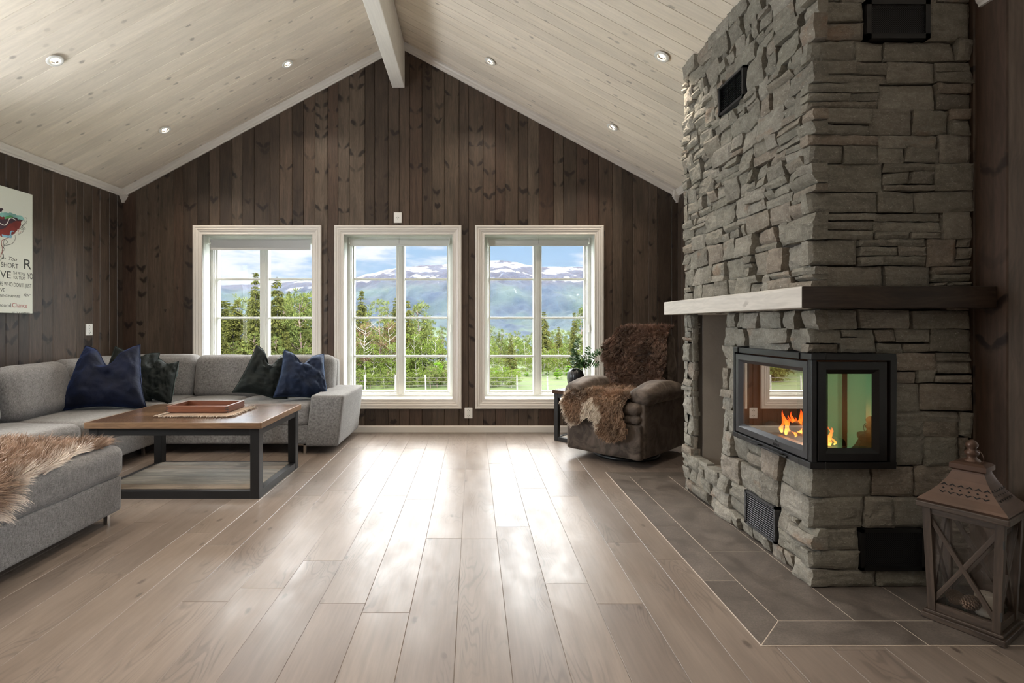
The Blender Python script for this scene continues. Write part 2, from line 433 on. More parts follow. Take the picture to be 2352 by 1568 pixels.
M['shelfwood'] = wood_mat('weathered_grey_boards', [(.20,.175,.145), (.15,.13,.105), (.24,.21,.17), (.19,.145,.105)], kthr=.955, vk=0, grain=.45, rough=.6, kscale=(16., 6.), bump=.3, bl=(45, 2))
M['traywood'] = wood_mat('reddish_crate_wood', [(.15,.052,.024), (.12,.04,.02)], kthr=.955, vk=0, grain=.35, rough=.4, kscale=(20., 9.), bump=.2, bl=(60, 2))
M['lantern'] = wood_mat('aged_brown_wood', [(.075,.052,.038), (.055,.040,.030)], kthr=.955, vk=0, grain=.5, rough=.5, kscale=(20., 9.), bump=.3, bl=(70, 2))
M['lantern_metal'] = plain('brown_patinated_metal', (.075,.042,.028), .42, .4, var=.3)
M['rope'] = plain('jute_cord', (.30,.22,.15), .95, bump=.6, bscale=300., var=.2)
def glassy(name, tint=(1,1,1), gloss=.06, gcol=(1,1,1), rough=.0, gmix=.3):
    m, h = new_mat(name)
    tr = h.n('ShaderNodeBsdfTransparent'); tr.inputs[0].default_value = c4(tint)
    gl = h.n('ShaderNodeBsdfGlossy'); gl.inputs['Roughness'].default_value = rough; gl.inputs['Color'].default_value = c4(gcol)
    lw = h.n('ShaderNodeLayerWeight'); lw.inputs[0].default_value = .35
    f = h.rng(lw.outputs['Fresnel'], 0, 1, gloss, min(1., gloss+gmix))
    mx = h.n('ShaderNodeMixShader'); h.l(f, mx.inputs[0]); h.l(tr.outputs[0], mx.inputs[1]); h.l(gl.outputs[0], mx.inputs[2])
    o = h.n('ShaderNodeOutputMaterial'); h.l(mx.outputs[0], o.inputs[0]); return m
M['glass'] = glassy('window_glass', (.98,.99,.98), .0, gmix=.06)
M['fireglass'] = glassy('ceramic_stove_glass', (.85,.84,.8), .20, (1,.97,.92), .01)
M['fireglass_green'] = glassy('coated_stove_glass', (.7,.8,.7), .42, (.45,1.,.50), .01)
M['lanternglass'] = glassy('lantern_glass', (.9,.9,.9), .05)
# ------------------------------------------------------------------ board surfaces
rnd = random.Random(5)
def ivals(a, b, cuts):
    """[a,b] minus list of (c,d)"""
    out = [(a, b)]
    for c, d_ in cuts:
        nx = []
        for p, q in out:
            if d_ <= p or c >= q: nx.append((p, q)); continue
            if c > p: nx.append((p, c))
            if d_ < q: nx.append((d_, q))
        out = nx
    return [(p, q) for p, q in out if q-p > 1e-5]
def board_wall(mb, u0, u1, widths, top, P, holes=(), g=.0045, dep=.006, z0=0.):
    """vertical boards; P(u, z, depth) -> point (depth>0 goes into the wall); holes: (ua,ub,za,zb)"""
    u = u0; k = 0
    while u < u1-1e-6:
        w = widths[k % len(widths)]*(.93+.14*rnd.random()); k += 1
        e = min(u+w, u1)
        if u1-e < .03: e = u1
        mid = (u+e)/2; r = rnd.random()
        xs = sorted(set([u, u+g, e-g, e]+[c for hl in holes for c in hl[:2] if u < c < e]))
        if abs(top(u)-top(e)) > 1e-9 and u < XM < e: xs = sorted(set(xs+[XM]))
        def dp(x_): return dep if (abs(x_-u) < 1e-9 or abs(x_-e) < 1e-9) else 0.
        for a, b in zip(xs[:-1], xs[1:]):
            if b-a < 1e-6: continue
            cuts = [(hl[2], hl[3]) for hl in holes if hl[0] < (a+b)/2 < hl[1]]
            ta, tb = top(a), top(b)
            iv = ivals(z0, min(ta, tb), cuts)
            for za, zb in iv:
                zta, ztb = (ta, tb) if abs(zb-min(ta, tb)) < 1e-9 else (zb, zb)
                mb.face([P(a, za, dp(a)), P(b, za, dp(b)), P(b, ztb, dp(b)), P(a, zta, dp(a))], [(a-mid, za), (b-mid, za), (b-mid, ztb), (a-mid, zta)], r)
        u = e
# back wall
holes = [(a+CASE-.02, b-CASE+.02, WZ0+CASE-.02, WZ1-CASE+.02) for a, b in WIN]
mb = MB()
WD = [.135, .105, .12, .155, .095, .14, .12, .11]
board_wall(mb, XL, XR, WD, zc, lambda u, z, dd: (u, YB+dd, z), holes)
# outer shell of the gable wall
def shell_cols():
    xs = [XL-.25]
    for a, b, _, _ in holes: xs += [a, b]
    xs += [XR+.25]
    return xs
xs = sorted(shell_cols()+[XM])
for a, b in zip(xs[:-1], xs[1:]):
    hl = [q for q in holes if q[0]-1e-6 <= a and b <= q[1]+1e-6]
    segs = [(-.3, hl[0][2]), (hl[0][3], None)] if hl else [(-.3, None)]
    for s0, s1 in segs:
        ta = zc(max(XL, min(XR, a)))+.1 if s1 is None else s1; tb = zc(max(XL, min(XR, b)))+.1 if s1 is None else s1
        y0, y1 = YB+.006, YB+.26
        for yy in (y0, y1): mb.face([(a, yy, s0), (b, yy, s0), (b, yy, tb), (a, yy, ta)])
        mb.face([(a, y0, s0), (a, y1, s0), (a, y1, ta), (a, y0, ta)]); mb.face([(b, y0, s0), (b, y1, s0), (b, y1, tb), (b, y0, tb)])
        mb.face([(a, y0, s0), (b, y0, s0), (b, y1, s0), (a, y1, s0)]); mb.face([(a, y0, ta), (b, y0, tb), (b, y1, tb), (a, y1, ta)])
tag(mb.obj('wall_back', M['wallwood']), kind='structure')
# side walls
def side_wall(name, X, sgn, wins, extra=()):
    mb = MB()
    hs = [(a, b, SZ0, SZ1) for a, b in wins]+list(extra)
    board_wall(mb, YF, YB, [.12, .10, .135, .11, .145, .12, .095], lambda y: ZE, lambda u, z, dd: (X+sgn*dd, u, z), hs)
    ys = sorted([YF-.2, YB]+[c for q in hs for c in q[:2]])
    x0, x1 = sorted((X+sgn*.006, X+sgn*.26))
    for a, b in zip(ys[:-1], ys[1:]):
        q = [q for q in hs if q[0]-1e-6 <= a and b <= q[1]+1e-6]
        for s0, s1 in ([(-.3, q[0][2]), (q[0][3], ZE+.05)] if q else [(-.3, ZE+.05)]): 
            if s1 > s0: mb.box(x0, a, s0, x1, b, s1)
    return tag(mb.obj(name, M['wallwood']), kind='structure')
side_wall('wall_left', XL, -1, LW_ADDED)
side_wall('wall_right', XR, 1, RW_ADDED, [(1.36, 1.90, 0., 2.05)])
mb = MB(); board_wall(mb, XL, XR, [.12, .14, .11], zc, lambda u, z, dd: (u, YF-dd, z))
mb.box(XL-.25, YF-.2, -.3, XR+.25, YF-.006, 4.2)
tag(mb.obj('wall_front', M['wallwood']), kind='structure')
# ceiling: boards run up the slope
mb = MB(); y = YF; 
while y < YB-1e-6:
    e = min(y+.121, YB)
    for sgn in (-1, 1):
        xa, xb = (XL, XM) if sgn < 0 else (XR, XM)
        r = rnd.random(); Ls = math.hypot(XM-XL, SL*(XM-XL))
        g = .004; mid = (y+e)/2
        for (ya, da, yb, db) in ((y, .011, y+g*.6, 0), (y+g*.6, 0, e-g*.6, 0), (e-g*.6, 0, e, .011)):
            mb.face([(xa, ya, ZE+da), (xa, yb, ZE+db), (xb, yb, zc(XM)+db), (xb, ya, zc(XM)+da)], [(ya-mid, 0), (yb-mid, 0), (yb-mid, Ls), (ya-mid, Ls)], r)
    y = e
for sgn in (-1, 1):
    xa = XL-.26 if sgn < 0 else XR+.26
    za = ZE-.26*SL
    A = [(xa, YF-.2, za+.013), (xa, YB+.27, za+.013), (XM, YB+.27, zc(XM)+.013), (XM, YF-.2, zc(XM)+.013)]
    B = [(p[0], p[1], p[2]+.25) for p in A]
    mb.face(A); mb.face(B)
    for i in range(4): j = (i+1) % 4; mb.face([A[i], A[j], B[j], B[i]])
tag(mb.obj('ceiling', M['ceilwood']), kind='structure')
# floor planks
mb = MB(); PW = .1828; k0 = math.floor((XL+.0601)/PW)
k = k0
while -.0601+k*PW < XR:
    a = max(XL, -.0601+k*PW); b = min(XR, -.0601+(k+1)*PW); k += 1
    if b-a < .002: continue
    y = YF-1.3*rnd.random()
    g = .0018
    while y < YB:
        e = y+1.29
        ya, yb = max(y, YF), min(e, YB)
        if yb > ya+.01:
            r = rnd.random(); mid = (a+b)/2; o = rnd.random()*3
            def q(x0, y0, d0, x1, y1, d1, x2, y2, d2, x3, y3, d3):
                mb.face([(x0, y0, -d0), (x1, y1, -d1), (x2, y2, -d2), (x3, y3, -d3)], [(x0-mid, y0+o), (x1-mid, y1+o), (x2-mid, y2+o), (x3-mid, y3+o)], r)
            dd = .0016
            q(a+g, ya+g, 0, b-g, ya+g, 0, b-g, yb-g, 0, a+g, yb-g, 0)
            q(a, ya, dd, a+g, ya+g, 0, a+g, yb-g, 0, a, yb, dd); q(b-g, ya+g, 0, b, ya, dd, b, yb, dd, b-g, yb-g, 0)
            q(a, ya, dd, b, ya, dd, b-g, ya+g, 0, a+g, ya+g, 0); q(a+g, yb-g, 0, b-g, yb-g, 0, b, yb, dd, a, yb, dd)
        y = e
mb.box(XL-.25, YF-.2, -.3, XR+.25, YB+.25, -.01)
tag(mb.obj('floor', M['floor']), kind='structure')
# tiled hearth
mb = MB(); HX0, HY0, HY1 = .9845, 1.787, 3.886; IX, IY, IY1 = HX0+.1445, HY0+.148, HY1-.10; gt = .0022
def tile(pts):
    c = Vector((sum(p[0] for p in pts)/len(pts), sum(p[1] for p in pts)/len(pts)))
    q = []
    n_ = len(pts)
    for i in range(n_):
        p0, p1, p2 = Vector(pts[i-1]), Vector(pts[i]), Vector(pts[(i+1) % n_])
        e1 = (p1-p0).normalized(); e2 = (p2-p1).normalized()
        n1 = Vector((-e1.y, e1.x)); n2 = Vector((-e2.y, e2.x)); bis = (n1+n2); bis /= max(.2, bis.dot(n1))
        q.append(p1+bis*gt)
    r = rnd.random()
    mb.face([(p.x, p.y, .004) for p in q], None, r)
    for i in range(n_):
        a, b = q[i], q[(i+1) % n_]; mb.face([(a.x, a.y, 0), (b.x, b.y, 0), (b.x, b.y, .004), (a.x, a.y, .004)], None, r)
XE = XR-.002
tile([(HX0, HY0), (1.558, HY0), (1.558, IY), (IX, IY)]); tile([(1.558, HY0), (XE, HY0), (XE, IY), (1.558, IY)])
ys = [HY0, 2.237, 2.833, 3.43, HY1]
for i, (a, b) in enumerate(zip(ys[:-1], ys[1:])):
    tile([(HX0, a), (IX, IY if i == 0 else a), (IX, IY1 if i == 3 else b), (HX0, b)])
tile([(HX0, HY1), (IX, IY1), (1.56, IY1), (1.56, HY1)]); tile([(1.56, IY1), (XE, IY1), (XE, HY1), (1.56, HY1)])
for xa, xb in ((IX, 1.412), (1.412, 1.71), (1.71, XE)):
    yy = [IY, 2.53, 3.126, 3.72, IY1] if xa == IX else ([IY, 2.23, 2.83, 3.43, IY1])
    for a, b in zip(yy[:-1], yy[1:]):
        if b-a > .01: tile([(xa, a), (xb, a), (xb, b), (xa, b)])
hearth = empty('tiled_hearth', (1.5, 2.8, 0), label='grey-brown stone tile hearth laid in the oak floor around the fireplace', cat='hearth')
o = mb.obj('tile', M['tile'], hearth); o.matrix_parent_inverse = Matrix.Translation((-1.5, -2.8, 0))
mb = MB(); mb.box(HX0, HY0, .0003, XE, HY1, .0028); o = mb.obj('grout', M['grout'], hearth); o.matrix_parent_inverse = Matrix.Translation((-1.5, -2.8, 0))
# ------------------------------------------------------------------ trims
def extrude_profile(prof, A, B, side, up, ma=None):
    """prof: (s, t) coords along side/up vectors, swept A->B"""
    A, B, side, up = Vector(A), Vector(B), Vector(side), Vector(up)
    mb_ = []
    n_ = len(prof)
    P = [A+side*s+up*t for s, t in prof]; Q = [B+side*s+up*t for s, t in prof]
    for i in range(n_):
        j = (i+1) % n_; mb_.append([P[i], P[j], Q[j], Q[i]])
    mb_.append(P[::-1]); mb_.append(Q)
    return mb_
CR = [(0, 0), (.012, 0), (.014, .012), (.022, .018), (.026, .034), (.036, .046), (.038, .066), (0, .066)]
tn = 0
def trim(faces, mat=None):
    global tn
    tn += 1; mb = MB()
    for f in faces: mb.face(f)
    return tag(mb.obj('trim_%d' % tn, mat or M['white'], bevel=.0), kind='structure')
trim(extrude_profile(CR, (XL, YF, 2.405), (XL, YB, 2.405), (1, 0, 0), (0, 0, 1)))
trim(extrude_profile(CR, (XR, 3.55, 2.405), (XR, YB, 2.405), (-1, 0, 0), (0, 0, 1)))
trim(extrude_profile(CR, (XR, YF, 2.405), (XR, 2.15, 2.405), (-1, 0, 0), (0, 0, 1)))
ln = math.hypot(1, SL)
for sgn in (-1, 1):
    xa = XL if sgn < 0 else XR
    upv = Vector((sgn*SL, 0, 1))/ln if sgn < 0 else Vector((SL, 0, 1))/ln
    upv = Vector((-SL, 0, 1))/ln if sgn < 0 else Vector((SL, 0, 1))/ln
    A = Vector((xa, YB, ZE-.001)); B = Vector((XM, YB, zc(XM)-.001))
    trim(extrude_profile([(s, t-.066) for s, t in CR], A, B, (0, -1, 0), upv))
# corner drop ornaments
for sgn, X in ((1, XL), (-1, XR)):
    tn += 1
    P = [(.02, 2.345), (.02, 2.36), (.027, 2.366), (.038, 2.378), (.046, 2.392), (.05, 2.40), (.056, 2.405), (.056, 2.418), (.05, 2.424), (.05, 2.47)]
    mb = MB()
    for (w0, z0), (w1, z1) in zip(P[:-1], P[1:]):
        a0 = [(X, YB, z0), (X+sgn*w0, YB, z0), (X+sgn*w0, YB-w0, z0), (X, YB-w0, z0)]
        a1 = [(X, YB, z1), (X+sgn*w1, YB, z1), (X+sgn*w1, YB-w1, z1), (X, YB-w1, z1)]
        for i in range(4): j = (i+1) % 4; mb.face([a0[i], a0[j], a1[j], a1[i]])
        if w0 == P[0][0] and z0 == P[0][1]: mb.face(a0)
    tag(mb.obj('trim_%d' % tn, M['white']), kind='structure')
# baseboards
def baseboard(name, A, B, side):
    mb = MB()
    for f in extrude_profile([(0, 0), (.014, 0), (.014, .055), (.009, .066), (0, .066)], A, B, side, (0, 0, 1)): mb.face(f)
    tag(mb.obj(name, M['white']), kind='structure')
baseboard('baseboard_back', (XL, YB, 0), (XR, YB, 0), (0, -1, 0))
baseboard('baseboard_left', (XL, YF, 0), (XL, YB, 0), (1, 0, 0))
baseboard('baseboard_right', (XR, 3.9, 0), (XR, YB, 0), (-1, 0, 0))
# ridge beam
mb = MB(); mb.box(-.828, YF, 3.519, -.70, YB-.002, 3.96, r=.3)
bo = mb.obj('ridge_beam', M['beam'], bevel=.006)
tag(bo, 'white painted ridge beam running under the peak of the ceiling', 'beam')
# ------------------------------------------------------------------ windows
def ring(mb, x0, x1, z0, z1, prof, P, closed=True):
    """prof: (inset, height out of plane) ; P(x, z, h)"""
    rs = []
    for d_, hh in prof:
        rs.append([P(x0+d_, z0+d_, hh), P(x1-d_, z0+d_, hh), P(x1-d_, z1-d_, hh), P(x0+d_, z1-d_, hh)])
    for a, b in zip(rs[:-1], rs[1:]):
        for i in range(4): j = (i+1) % 4; mb.face([a[i], a[j], b[j], b[i]])
CASING = [(0, 0), (0, .022), (.006, .026), (.018, .026), (.022, .021), (.030, .020), (.036, .024), (.052, .016), (.060, .018), (.066, .013), (.082, .011), (.088, .014), (CASE, .012), (CASE, -.01)]
def gable_window(i, a, b):
    root = empty('window_%d' % i, ((a+b)/2, YB, WZ0), kind='structure')
    cx = (a+b)/2
    P = lambda x, z, hh: (x-cx, -hh, z-WZ0)
    mb = MB(); ring(mb, a, b, WZ0, WZ1, CASING, P); mb.obj('window_casing', M['white'], root)
    ia, ib, z0, z1 = a+CASE, b-CASE, WZ0+CASE, WZ1-CASE
    mb = MB(); ring(mb, ia, ib, z0, z1, [(0, 0), (0, -.17), (-.019, -.17), (-.019, 0)], P); mb.obj('window_reveal', M['whitewin'], root)
    # sash frame
    mb = MB(); ring(mb, ia, ib, z0, z1, [(0, -.24), (0, -.155), (.032, -.155), (.036, -.165), (.042, -.165), (.050, -.178), (.064, -.180), (.066, -.24)], P); mb.obj('window_frame', M['whitewin'], root)
    mb = MB()
    m0 = (ia+ib)/2
    mb.box(m0-.044-cx, .158, z0+.03-WZ0, m0+.044-cx, .235, z1-.03-WZ0)
    mb.box(m0-.020-cx, .150, z0+.03-WZ0, m0+.020-cx, .16, z1-.03-WZ0)
    mb.obj('mullion', M['whitewin'], root, bevel=.004)
    for zz_ in (.764, 1.169, 1.579):
        mb = MB()
        for xa, xb in ((ia+.06, m0-.04), (m0+.04, ib-.06)): mb.box(xa-cx, .172, zz_-.0105-WZ0, xb-cx, .222, zz_+.0105-WZ0)
        mb.obj('muntin', M['whitewin'], root, bevel=.003)
    for xa, xb in ((ia+.06, m0-.04), (m0+.04, ib-.06)):
        mb = MB(); mb.face([(xa-cx, .20, z0+.06-WZ0), (xb-cx, .20, z0+.06-WZ0), (xb-cx, .20, z1-.06-WZ0), (xa-cx, .20, z1-.06-WZ0)]); mb.obj('pane', M['glass'], root)
    mb = MB(); mb.box(ia-cx+.001, -.004, z0-.006-WZ0+.007, ib-cx-.001, .155, z0+.010-WZ0); mb.obj('window_sill', M['white'], root, bevel=.003)
    # sash handle
    mb = MB(); mb.box(ib-.03-cx, .140, 1.02-WZ0, ib-.015-cx, .155, 1.10-WZ0); mb.obj('handle', M['plastic'], root, bevel=.003)
    return ia, ib, z0, z1
for i, (a, b) in enumerate(WIN):
    ia, ib, z0, z1 = gable_window(i+1, a, b)
    pos = ['left', 'middle', 'right'][i]
    lower = .085 if i == 0 else .045
    bl = empty('roller_blind', ((ia+ib)/2, YB+.09, z1-.05), label=['grey roller blind hanging a little lower in the left window beside the sofa', 'rolled up white blind at the top of the middle window', 'rolled up white blind at the top of the right window by the armchair'][i], cat='blind')
    L = (ib-ia)/2-.035
    me = tube_mesh([(-L, 0, 0), (L, 0, 0)], .018, 16); link('roller_tube', me, M['blind'] if i == 0 else M['whitewin'], bl, smooth=False)
    mb = MB(); mb.box(-L+.01, -.019, -lower, L-.01, -.016, 0)
    mb.obj('blind_cloth', M['blind'] if i == 0 else M['whitewin'], bl)
    mb = MB(); mb.box(-L+.01, -.024, -lower-.012, L-.01, -.011, -lower+.006); mb.obj('bottom_rail', M['whitewin'] if i else M['blind'], bl, bevel=.003)
    for s in (-1, 1):
        mb = MB(); mb.box(s*L-.004, -.03, -.03, s*L+.004, .03, .03); mb.obj('bracket', M['plastic'], bl, bevel=.002)
    if i:
        link('pull_cord', tube_mesh([(0, -.026, -.03), (0, -.026, .02), (.002, -.028, .045)], .0012, 6), M['plug'], bl)
# added side windows, out of view, there to let light in
wn = 3
for X, sgn, lst in ((XL, -1, LW_ADDED), (XR, 1, RW_ADDED)):
    for a, b in lst:
        wn += 1
        root = empty('window_%d' % wn, (X, (a+b)/2, SZ0), kind='structure'); cy = (a+b)/2
        P = lambda y, z, hh: (-sgn*hh, y-cy, z-SZ0)
        mb = MB(); ring(mb, a-.09, b+.09, SZ0-.09, SZ1+.09, CASING[:-2]+[(.09, .012), (.09, -.2)], P); mb.obj('window_casing', M['white'], root)
        mb = MB(); ring(mb, a, b, SZ0, SZ1, [(0, -.24), (0, -.15), (.06, -.15), (.06, -.24)], P); mb.box(min(sgn*.15, sgn*.22), -.03, .03, max(sgn*.15, sgn*.22), .03, SZ1-SZ0-.03); mb.obj('window_frame', M['whitewin'], root)
# white door in the right wall beside the fireplace (seen only in the stove glass)
dr = empty('door_1', (XR, 1.63, 0), kind='structure')
mb = MB(); mb.box(.03, -.265, .004, .07, .265, 2.04); mb.box(.026, -.19, .2, .03, .19, .85); mb.box(.026, -.19, 1.0, .03, .19, 1.9); mb.obj('door_leaf', M['whitewin'], dr, bevel=.004)
mb = MB()
for (ya, yb, za, zb) in ((-.36, -.27, 0, 2.14), (.27, .32, 0, 2.14), (-.27, .27, 2.05, 2.14)): mb.box(-.02, ya, za, 0.06, yb, zb)
mb.obj('door_frame', M['white'], dr, bevel=.005)
link('door_handle', tube_mesh([(.03, .2, 1.0), (-.04, .2, 1.0), (-.045, .19, 1.0), (-.045, .08, 1.0)], .009, 10), M['chrome'], dr, smooth=True)
# ------------------------------------------------------------------ downlights
def ceil_point(x, y): return (x, y, zc(x))
YS1, YS2 = 4.77, 3.515
hidden_spots = [(x_, y_) for y_ in (YS2, 2.26, 1.0, -.25) for x_ in (-2.82, -1.70, .16) if not (x_ == -2.82 and y_ == YS2)]
spots = [(-1.70, YS1, 'recessed ceiling spotlight on the left slope nearest the ridge beam'), (-2.82, YS1, 'recessed ceiling spotlight low on the left slope above the sofa corner'), (-2.82, YS2, 'large-looking near recessed spotlight high in the left ceiling over the sofa'),
         (.16, YS1, 'recessed ceiling spotlight on the right slope nearest the ridge beam'), (1.277, YS1, 'recessed ceiling spotlight low on the right slope near the corner ornament'), (1.274, YS2, 'near recessed spotlight on the right slope beside the stone chimney')]
mE, h = new_mat('lit_bulb'); e = h.n('ShaderNodeEmission'); e.inputs[0].default_value = (1, .86, .68, 1); e.inputs[1].default_value = 14; o_ = h.n('ShaderNodeOutputMaterial'); h.l(e.outputs[0], o_.inputs[0])
proto = None
hs_labels = {}
for (x, y, lab) in spots+[(a_, b_, 'recessed ceiling spotlight of the rows behind the visible ones, above and behind the camera') for a_, b_ in hidden_spots]:
    nrm = Vector((SL, 0, -1)).normalized() if x < XM else Vector((-SL, 0, -1)).normalized()
    if proto is None:
        rt = empty('ceiling_spotlight'); proto = rt
        link('trim_ring', lathe_mesh([(.030, -.012), (.030, .001), (.033, .0045), (.040, .006), (.050, .0045), (.053, 0.)], 40), M['plastic'], rt, smooth=True)
        link('reflector', lathe_mesh([(.0205, -.013), (.024, -.012), (.030, -.001), (.0305, .0008)], 32), M['chrome'], rt, smooth=True)
        link('bulb', lathe_mesh([(.0001, -.0035), (.012, -.004), (.0205, -.0075), (.0215, -.012)], 24), mE, rt, smooth=True)
    else: rt = copy_tree(proto)
    rt.location = Vector(ceil_point(x, y))+nrm*.013*0+nrm*.012
    rt.rotation_mode = 'QUATERNION'; rt.rotation_quaternion = nrm.to_track_quat('Z', 'Y')
    tag(rt, lab, 'spotlight', 'recessed ceiling spotlights')
    L = bpy.data.lights.new('spot_lamp', 'SPOT'); L.energy = 34; L.color = (1, .87, .72); L.spot_size = R(112); L.spot_blend = .8; L.shadow_soft_size = .03
    lo = bpy.data.objects.new('spot_lamp', L); COL.objects.link(lo); lo.location = Vector(ceil_point(x, y))+nrm*.03
    lo.rotation_euler = (-(Vector((nrm.x*.3, 0, -1)))).to_track_quat('Z', 'Y').to_euler()
# ------------------------------------------------------------------ outlets
def outlet(loc, rz, label, n=2, w=.081, hgt=.107):
    rt = empty('wall_socket', loc, rz, label, 'socket')
    mb = MB(); mb.box(-w/2, -.011, -hgt/2, w/2, 0, hgt/2); mb.obj('cover_plate', M['plastic'], rt, bevel=.003)
    zs = (-.024, .024) if n == 2 else (0,)
    for z_ in zs:
        me = lathe_mesh([(.0001, .004), (.0165, .004), (.0175, .0105), (.0195, .0125), (.0200, .011)], 28)
        link('socket_face', me, M['plastic'], rt, (0, 0, z_), (R(90), 0, 0), smooth=True)
        mb = MB()
        for xx in (-.0085, .0085): mb.box(xx-.0025, -.0135, z_-.0025, xx+.0025, -.004, z_+.0025)
        mb.box(-.002, -.0135, z_+.012, .002, -.004, z_+.0165); mb.box(-.002, -.0135, z_-.0165, .002, -.004, z_-.012)
        mb.obj('contact_hole', M['plug'], rt)
outlet(((914-VX)/224.5, YB, 1.1+245/224.5), 0, 'white socket on the dark gable wall just above the middle window', 1)
outlet(((1076-VX)/224.5, YB, 1.1-203/224.5), 0, 'white double socket low on the gable wall between middle and right windows')
outlet((XL, F/246.5, 1.052), R(90), 'white double socket on the left wall above the corner of the sofa')
# ------------------------------------------------------------------ painting on the left wall
PX = XL+.032
def wp(px, py):
    s = (VX-px)/(-PX); return F/s, 1.1-(py-VY)/s
py1, pz1 = wp(75, 447); pz0 = 1.188; py0 = 3.25
pt = empty('canvas_picture', (XL, (py0+py1)/2, (pz0+pz1)/2), label='white canvas with a red and turquoise scribbled painting and printed sayings, left wall', cat='picture')
pc = Vector(pt.location)
def addp(mb, name, mat, bevel=0.):
    o = mb.obj(name, mat, pt, bevel=bevel); o.matrix_parent_inverse = Matrix.Translation(-pc); return o
M['canvas'] = plain('white_canvas', (.70,.72,.64), .7, bump=.2, bscale=400.)
mb = MB(); mb.box(XL+.001, py0, pz0, PX, py1, pz1); addp(mb, 'canvas', M['canvas'], .003)
inkm = plain('dark_print_ink', (.05,.055,.05), .7); redm = plain('dark_red_paint', (.17,.018,.014), .6, var=.5)
inkm2 = plain('plum_black_paint', (.045,.022,.035), .6, var=.4); turq = plain('turquoise_paint', (.22,.46,.42), .6, var=.4); grn = plain('green_paint', (.10,.36,.14), .6, var=.4); blu = plain('pale_blue_paint', (.2,.42,.55), .6, var=.2); whp = plain('white_brush_paint', (.8,.8,.75), .5); lred = plain('red_print_ink', (.35,.07,.06), .7)
def text(s, px, py, hpx, mat, wscale=1., shear=0., wpx=None):
    """left baseline at pixel px,py of the photo projected on the picture's plane"""
    cu = bpy.data.curves.new('txt', 'FONT'); cu.body = s; cu.size = 1.; cu.shear = shear; cu.extrude = 0.
    to = bpy.data.objects.new('txt', cu); COL.objects.link(to)
    bpy.context.view_layer.update()
    me = bpy.data.meshes.new_from_object(to.evaluated_get(bpy.context.evaluated_depsgraph_get()))
    bpy.data.objects.remove(to, do_unlink=True)
    y0, z0 = wp(px, py); _, z1 = wp(px, py-hpx); sc = (z1-z0)/.70
    xs = [v.co.x for v in me.vertices]; wd = max(xs)-min(xs)
    if wpx: wx = (wp(px+wpx, py)[0]-y0)/wd
    else: wx = sc*wscale
    for v in me.vertices: v.co = (PX+.0008, y0+(v.co.x-min(xs))*wx, z0+v.co.y*sc)
    me.materials.clear()
    o = link('lettering', me, mat, pt); o.matrix_parent_inverse = Matrix.Translation(-pc); return o
text('SHORT', 2, 612, 11, inkm, wpx=40); text('R', 55, 617, 23, inkm, wpx=17)
text('so', 3, 594, 6, inkm, shear=.4, wpx=10); text('Too', 20, 597, 8, inkm, shear=.4, wpx=19)
text('VE', 0, 637, 17, inkm, wpx=25); text('THE PEOPLE', 30, 630, 7, inkm, wpx=27); text('YOU TREAT', 30, 640, 7, inkm, wpx=28); text('YO', 62, 640, 14, inkm, wpx=13)
text("FS WHO DON'T ,JUST", 0, 655, 9, inkm, wpx=72); text('VE', 0, 669, 8, inkm, wpx=11); text('NING HAPPENS', 0, 681, 6, inkm, wpx=46); text('for', 54, 680, 8, inkm, shear=.5, wpx=16)
text('Second', -8, 704, 9, inkm, wpx=33); text('Chance', 28, 705, 10, lred, wpx=34); text('IF IT CHANG', 29, 719.5, 4, inkm, wpx=39)
def splash(name, pts, mat, off, jit=.004, n=5, seed=1):
    rr = random.Random(seed); P = []
    m_ = len(pts)
    for i in range(m_):
        a, b = pts[i], pts[(i+1) % m_]
        for k in range(n):
            t = k/n; yy_, zz_ = wp(a[0]*(1-t)+b[0]*t, a[1]*(1-t)+b[1]*t)
            P.append((PX+off, yy_+rr.uniform(-jit, jit), zz_+rr.uniform(-jit, jit)))
    mb = MB(); mb.face(P); return addp(mb, name, mat)
splash('brush_stroke', [(-30, 498), (0, 492), (30, 497), (50, 508), (46, 520), (40, 528), (32, 538), (15, 544), (-5, 541), (-30, 530)], redm, .0009, .006)
splash('brush_stroke', [(-25, 500), (5, 503), (18, 502), (35, 498), (52, 505), (50, 509), (36, 507), (22, 513), (12, 523), (-3, 527), (-20, 516)], inkm2, .0012, .004, seed=2)
splash('brush_stroke', [(-8, 491), (10, 487), (30, 490), (50, 497), (56, 504), (48, 506), (30, 498), (12, 499), (-6, 494)], turq, .0015, .005, seed=3)
splash('brush_stroke', [(10, 500), (18, 494), (30, 497), (24, 500), (12, 503)], grn, .0018, .005, seed=4)
splash('brush_stroke', [(22, 534), (26, 529), (32, 531), (26, 533), (25, 539), (22, 539)], blu, .0018, .002, seed=5)
splash('brush_stroke', [(4, 538), (16, 541), (28, 540), (26, 546), (16, 547), (4, 542)], blu, .0018, .003, seed=6)
splash('brush_stroke', [(-4, 483), (2, 477), (7, 480), (4, 485), (-2, 487)], inkm2, .0018, .002, seed=7)
def wire(pts, mat, r=.0011, seed=0):
    P = []
    m_ = len(pts)
    for i in range(m_-1):
        p0, p1, p2, p3 = pts[max(i-1, 0)], pts[i], pts[i+1], pts[min(i+2, m_-1)]
        for k in range(6):
            t = k/6
            q = [.5*((2*p1[c])+(-p0[c]+p2[c])*t+(2*p0[c]-5*p1[c]+4*p2[c]-p3[c])*t*t+(-p0[c]+3*p1[c]-3*p2[c]+p3[c])*t**3) for c in (0, 1)]
            yy_, zz_ = wp(*q); P.append((PX+.0022, yy_, zz_))
    yy_, zz_ = wp(*pts[-1]); P.append((PX+.0022, yy_, zz_))
    o = link('pen_line', tube_mesh(P, r, 5), mat, pt); o.matrix_parent_inverse = Matrix.Translation(-pc)
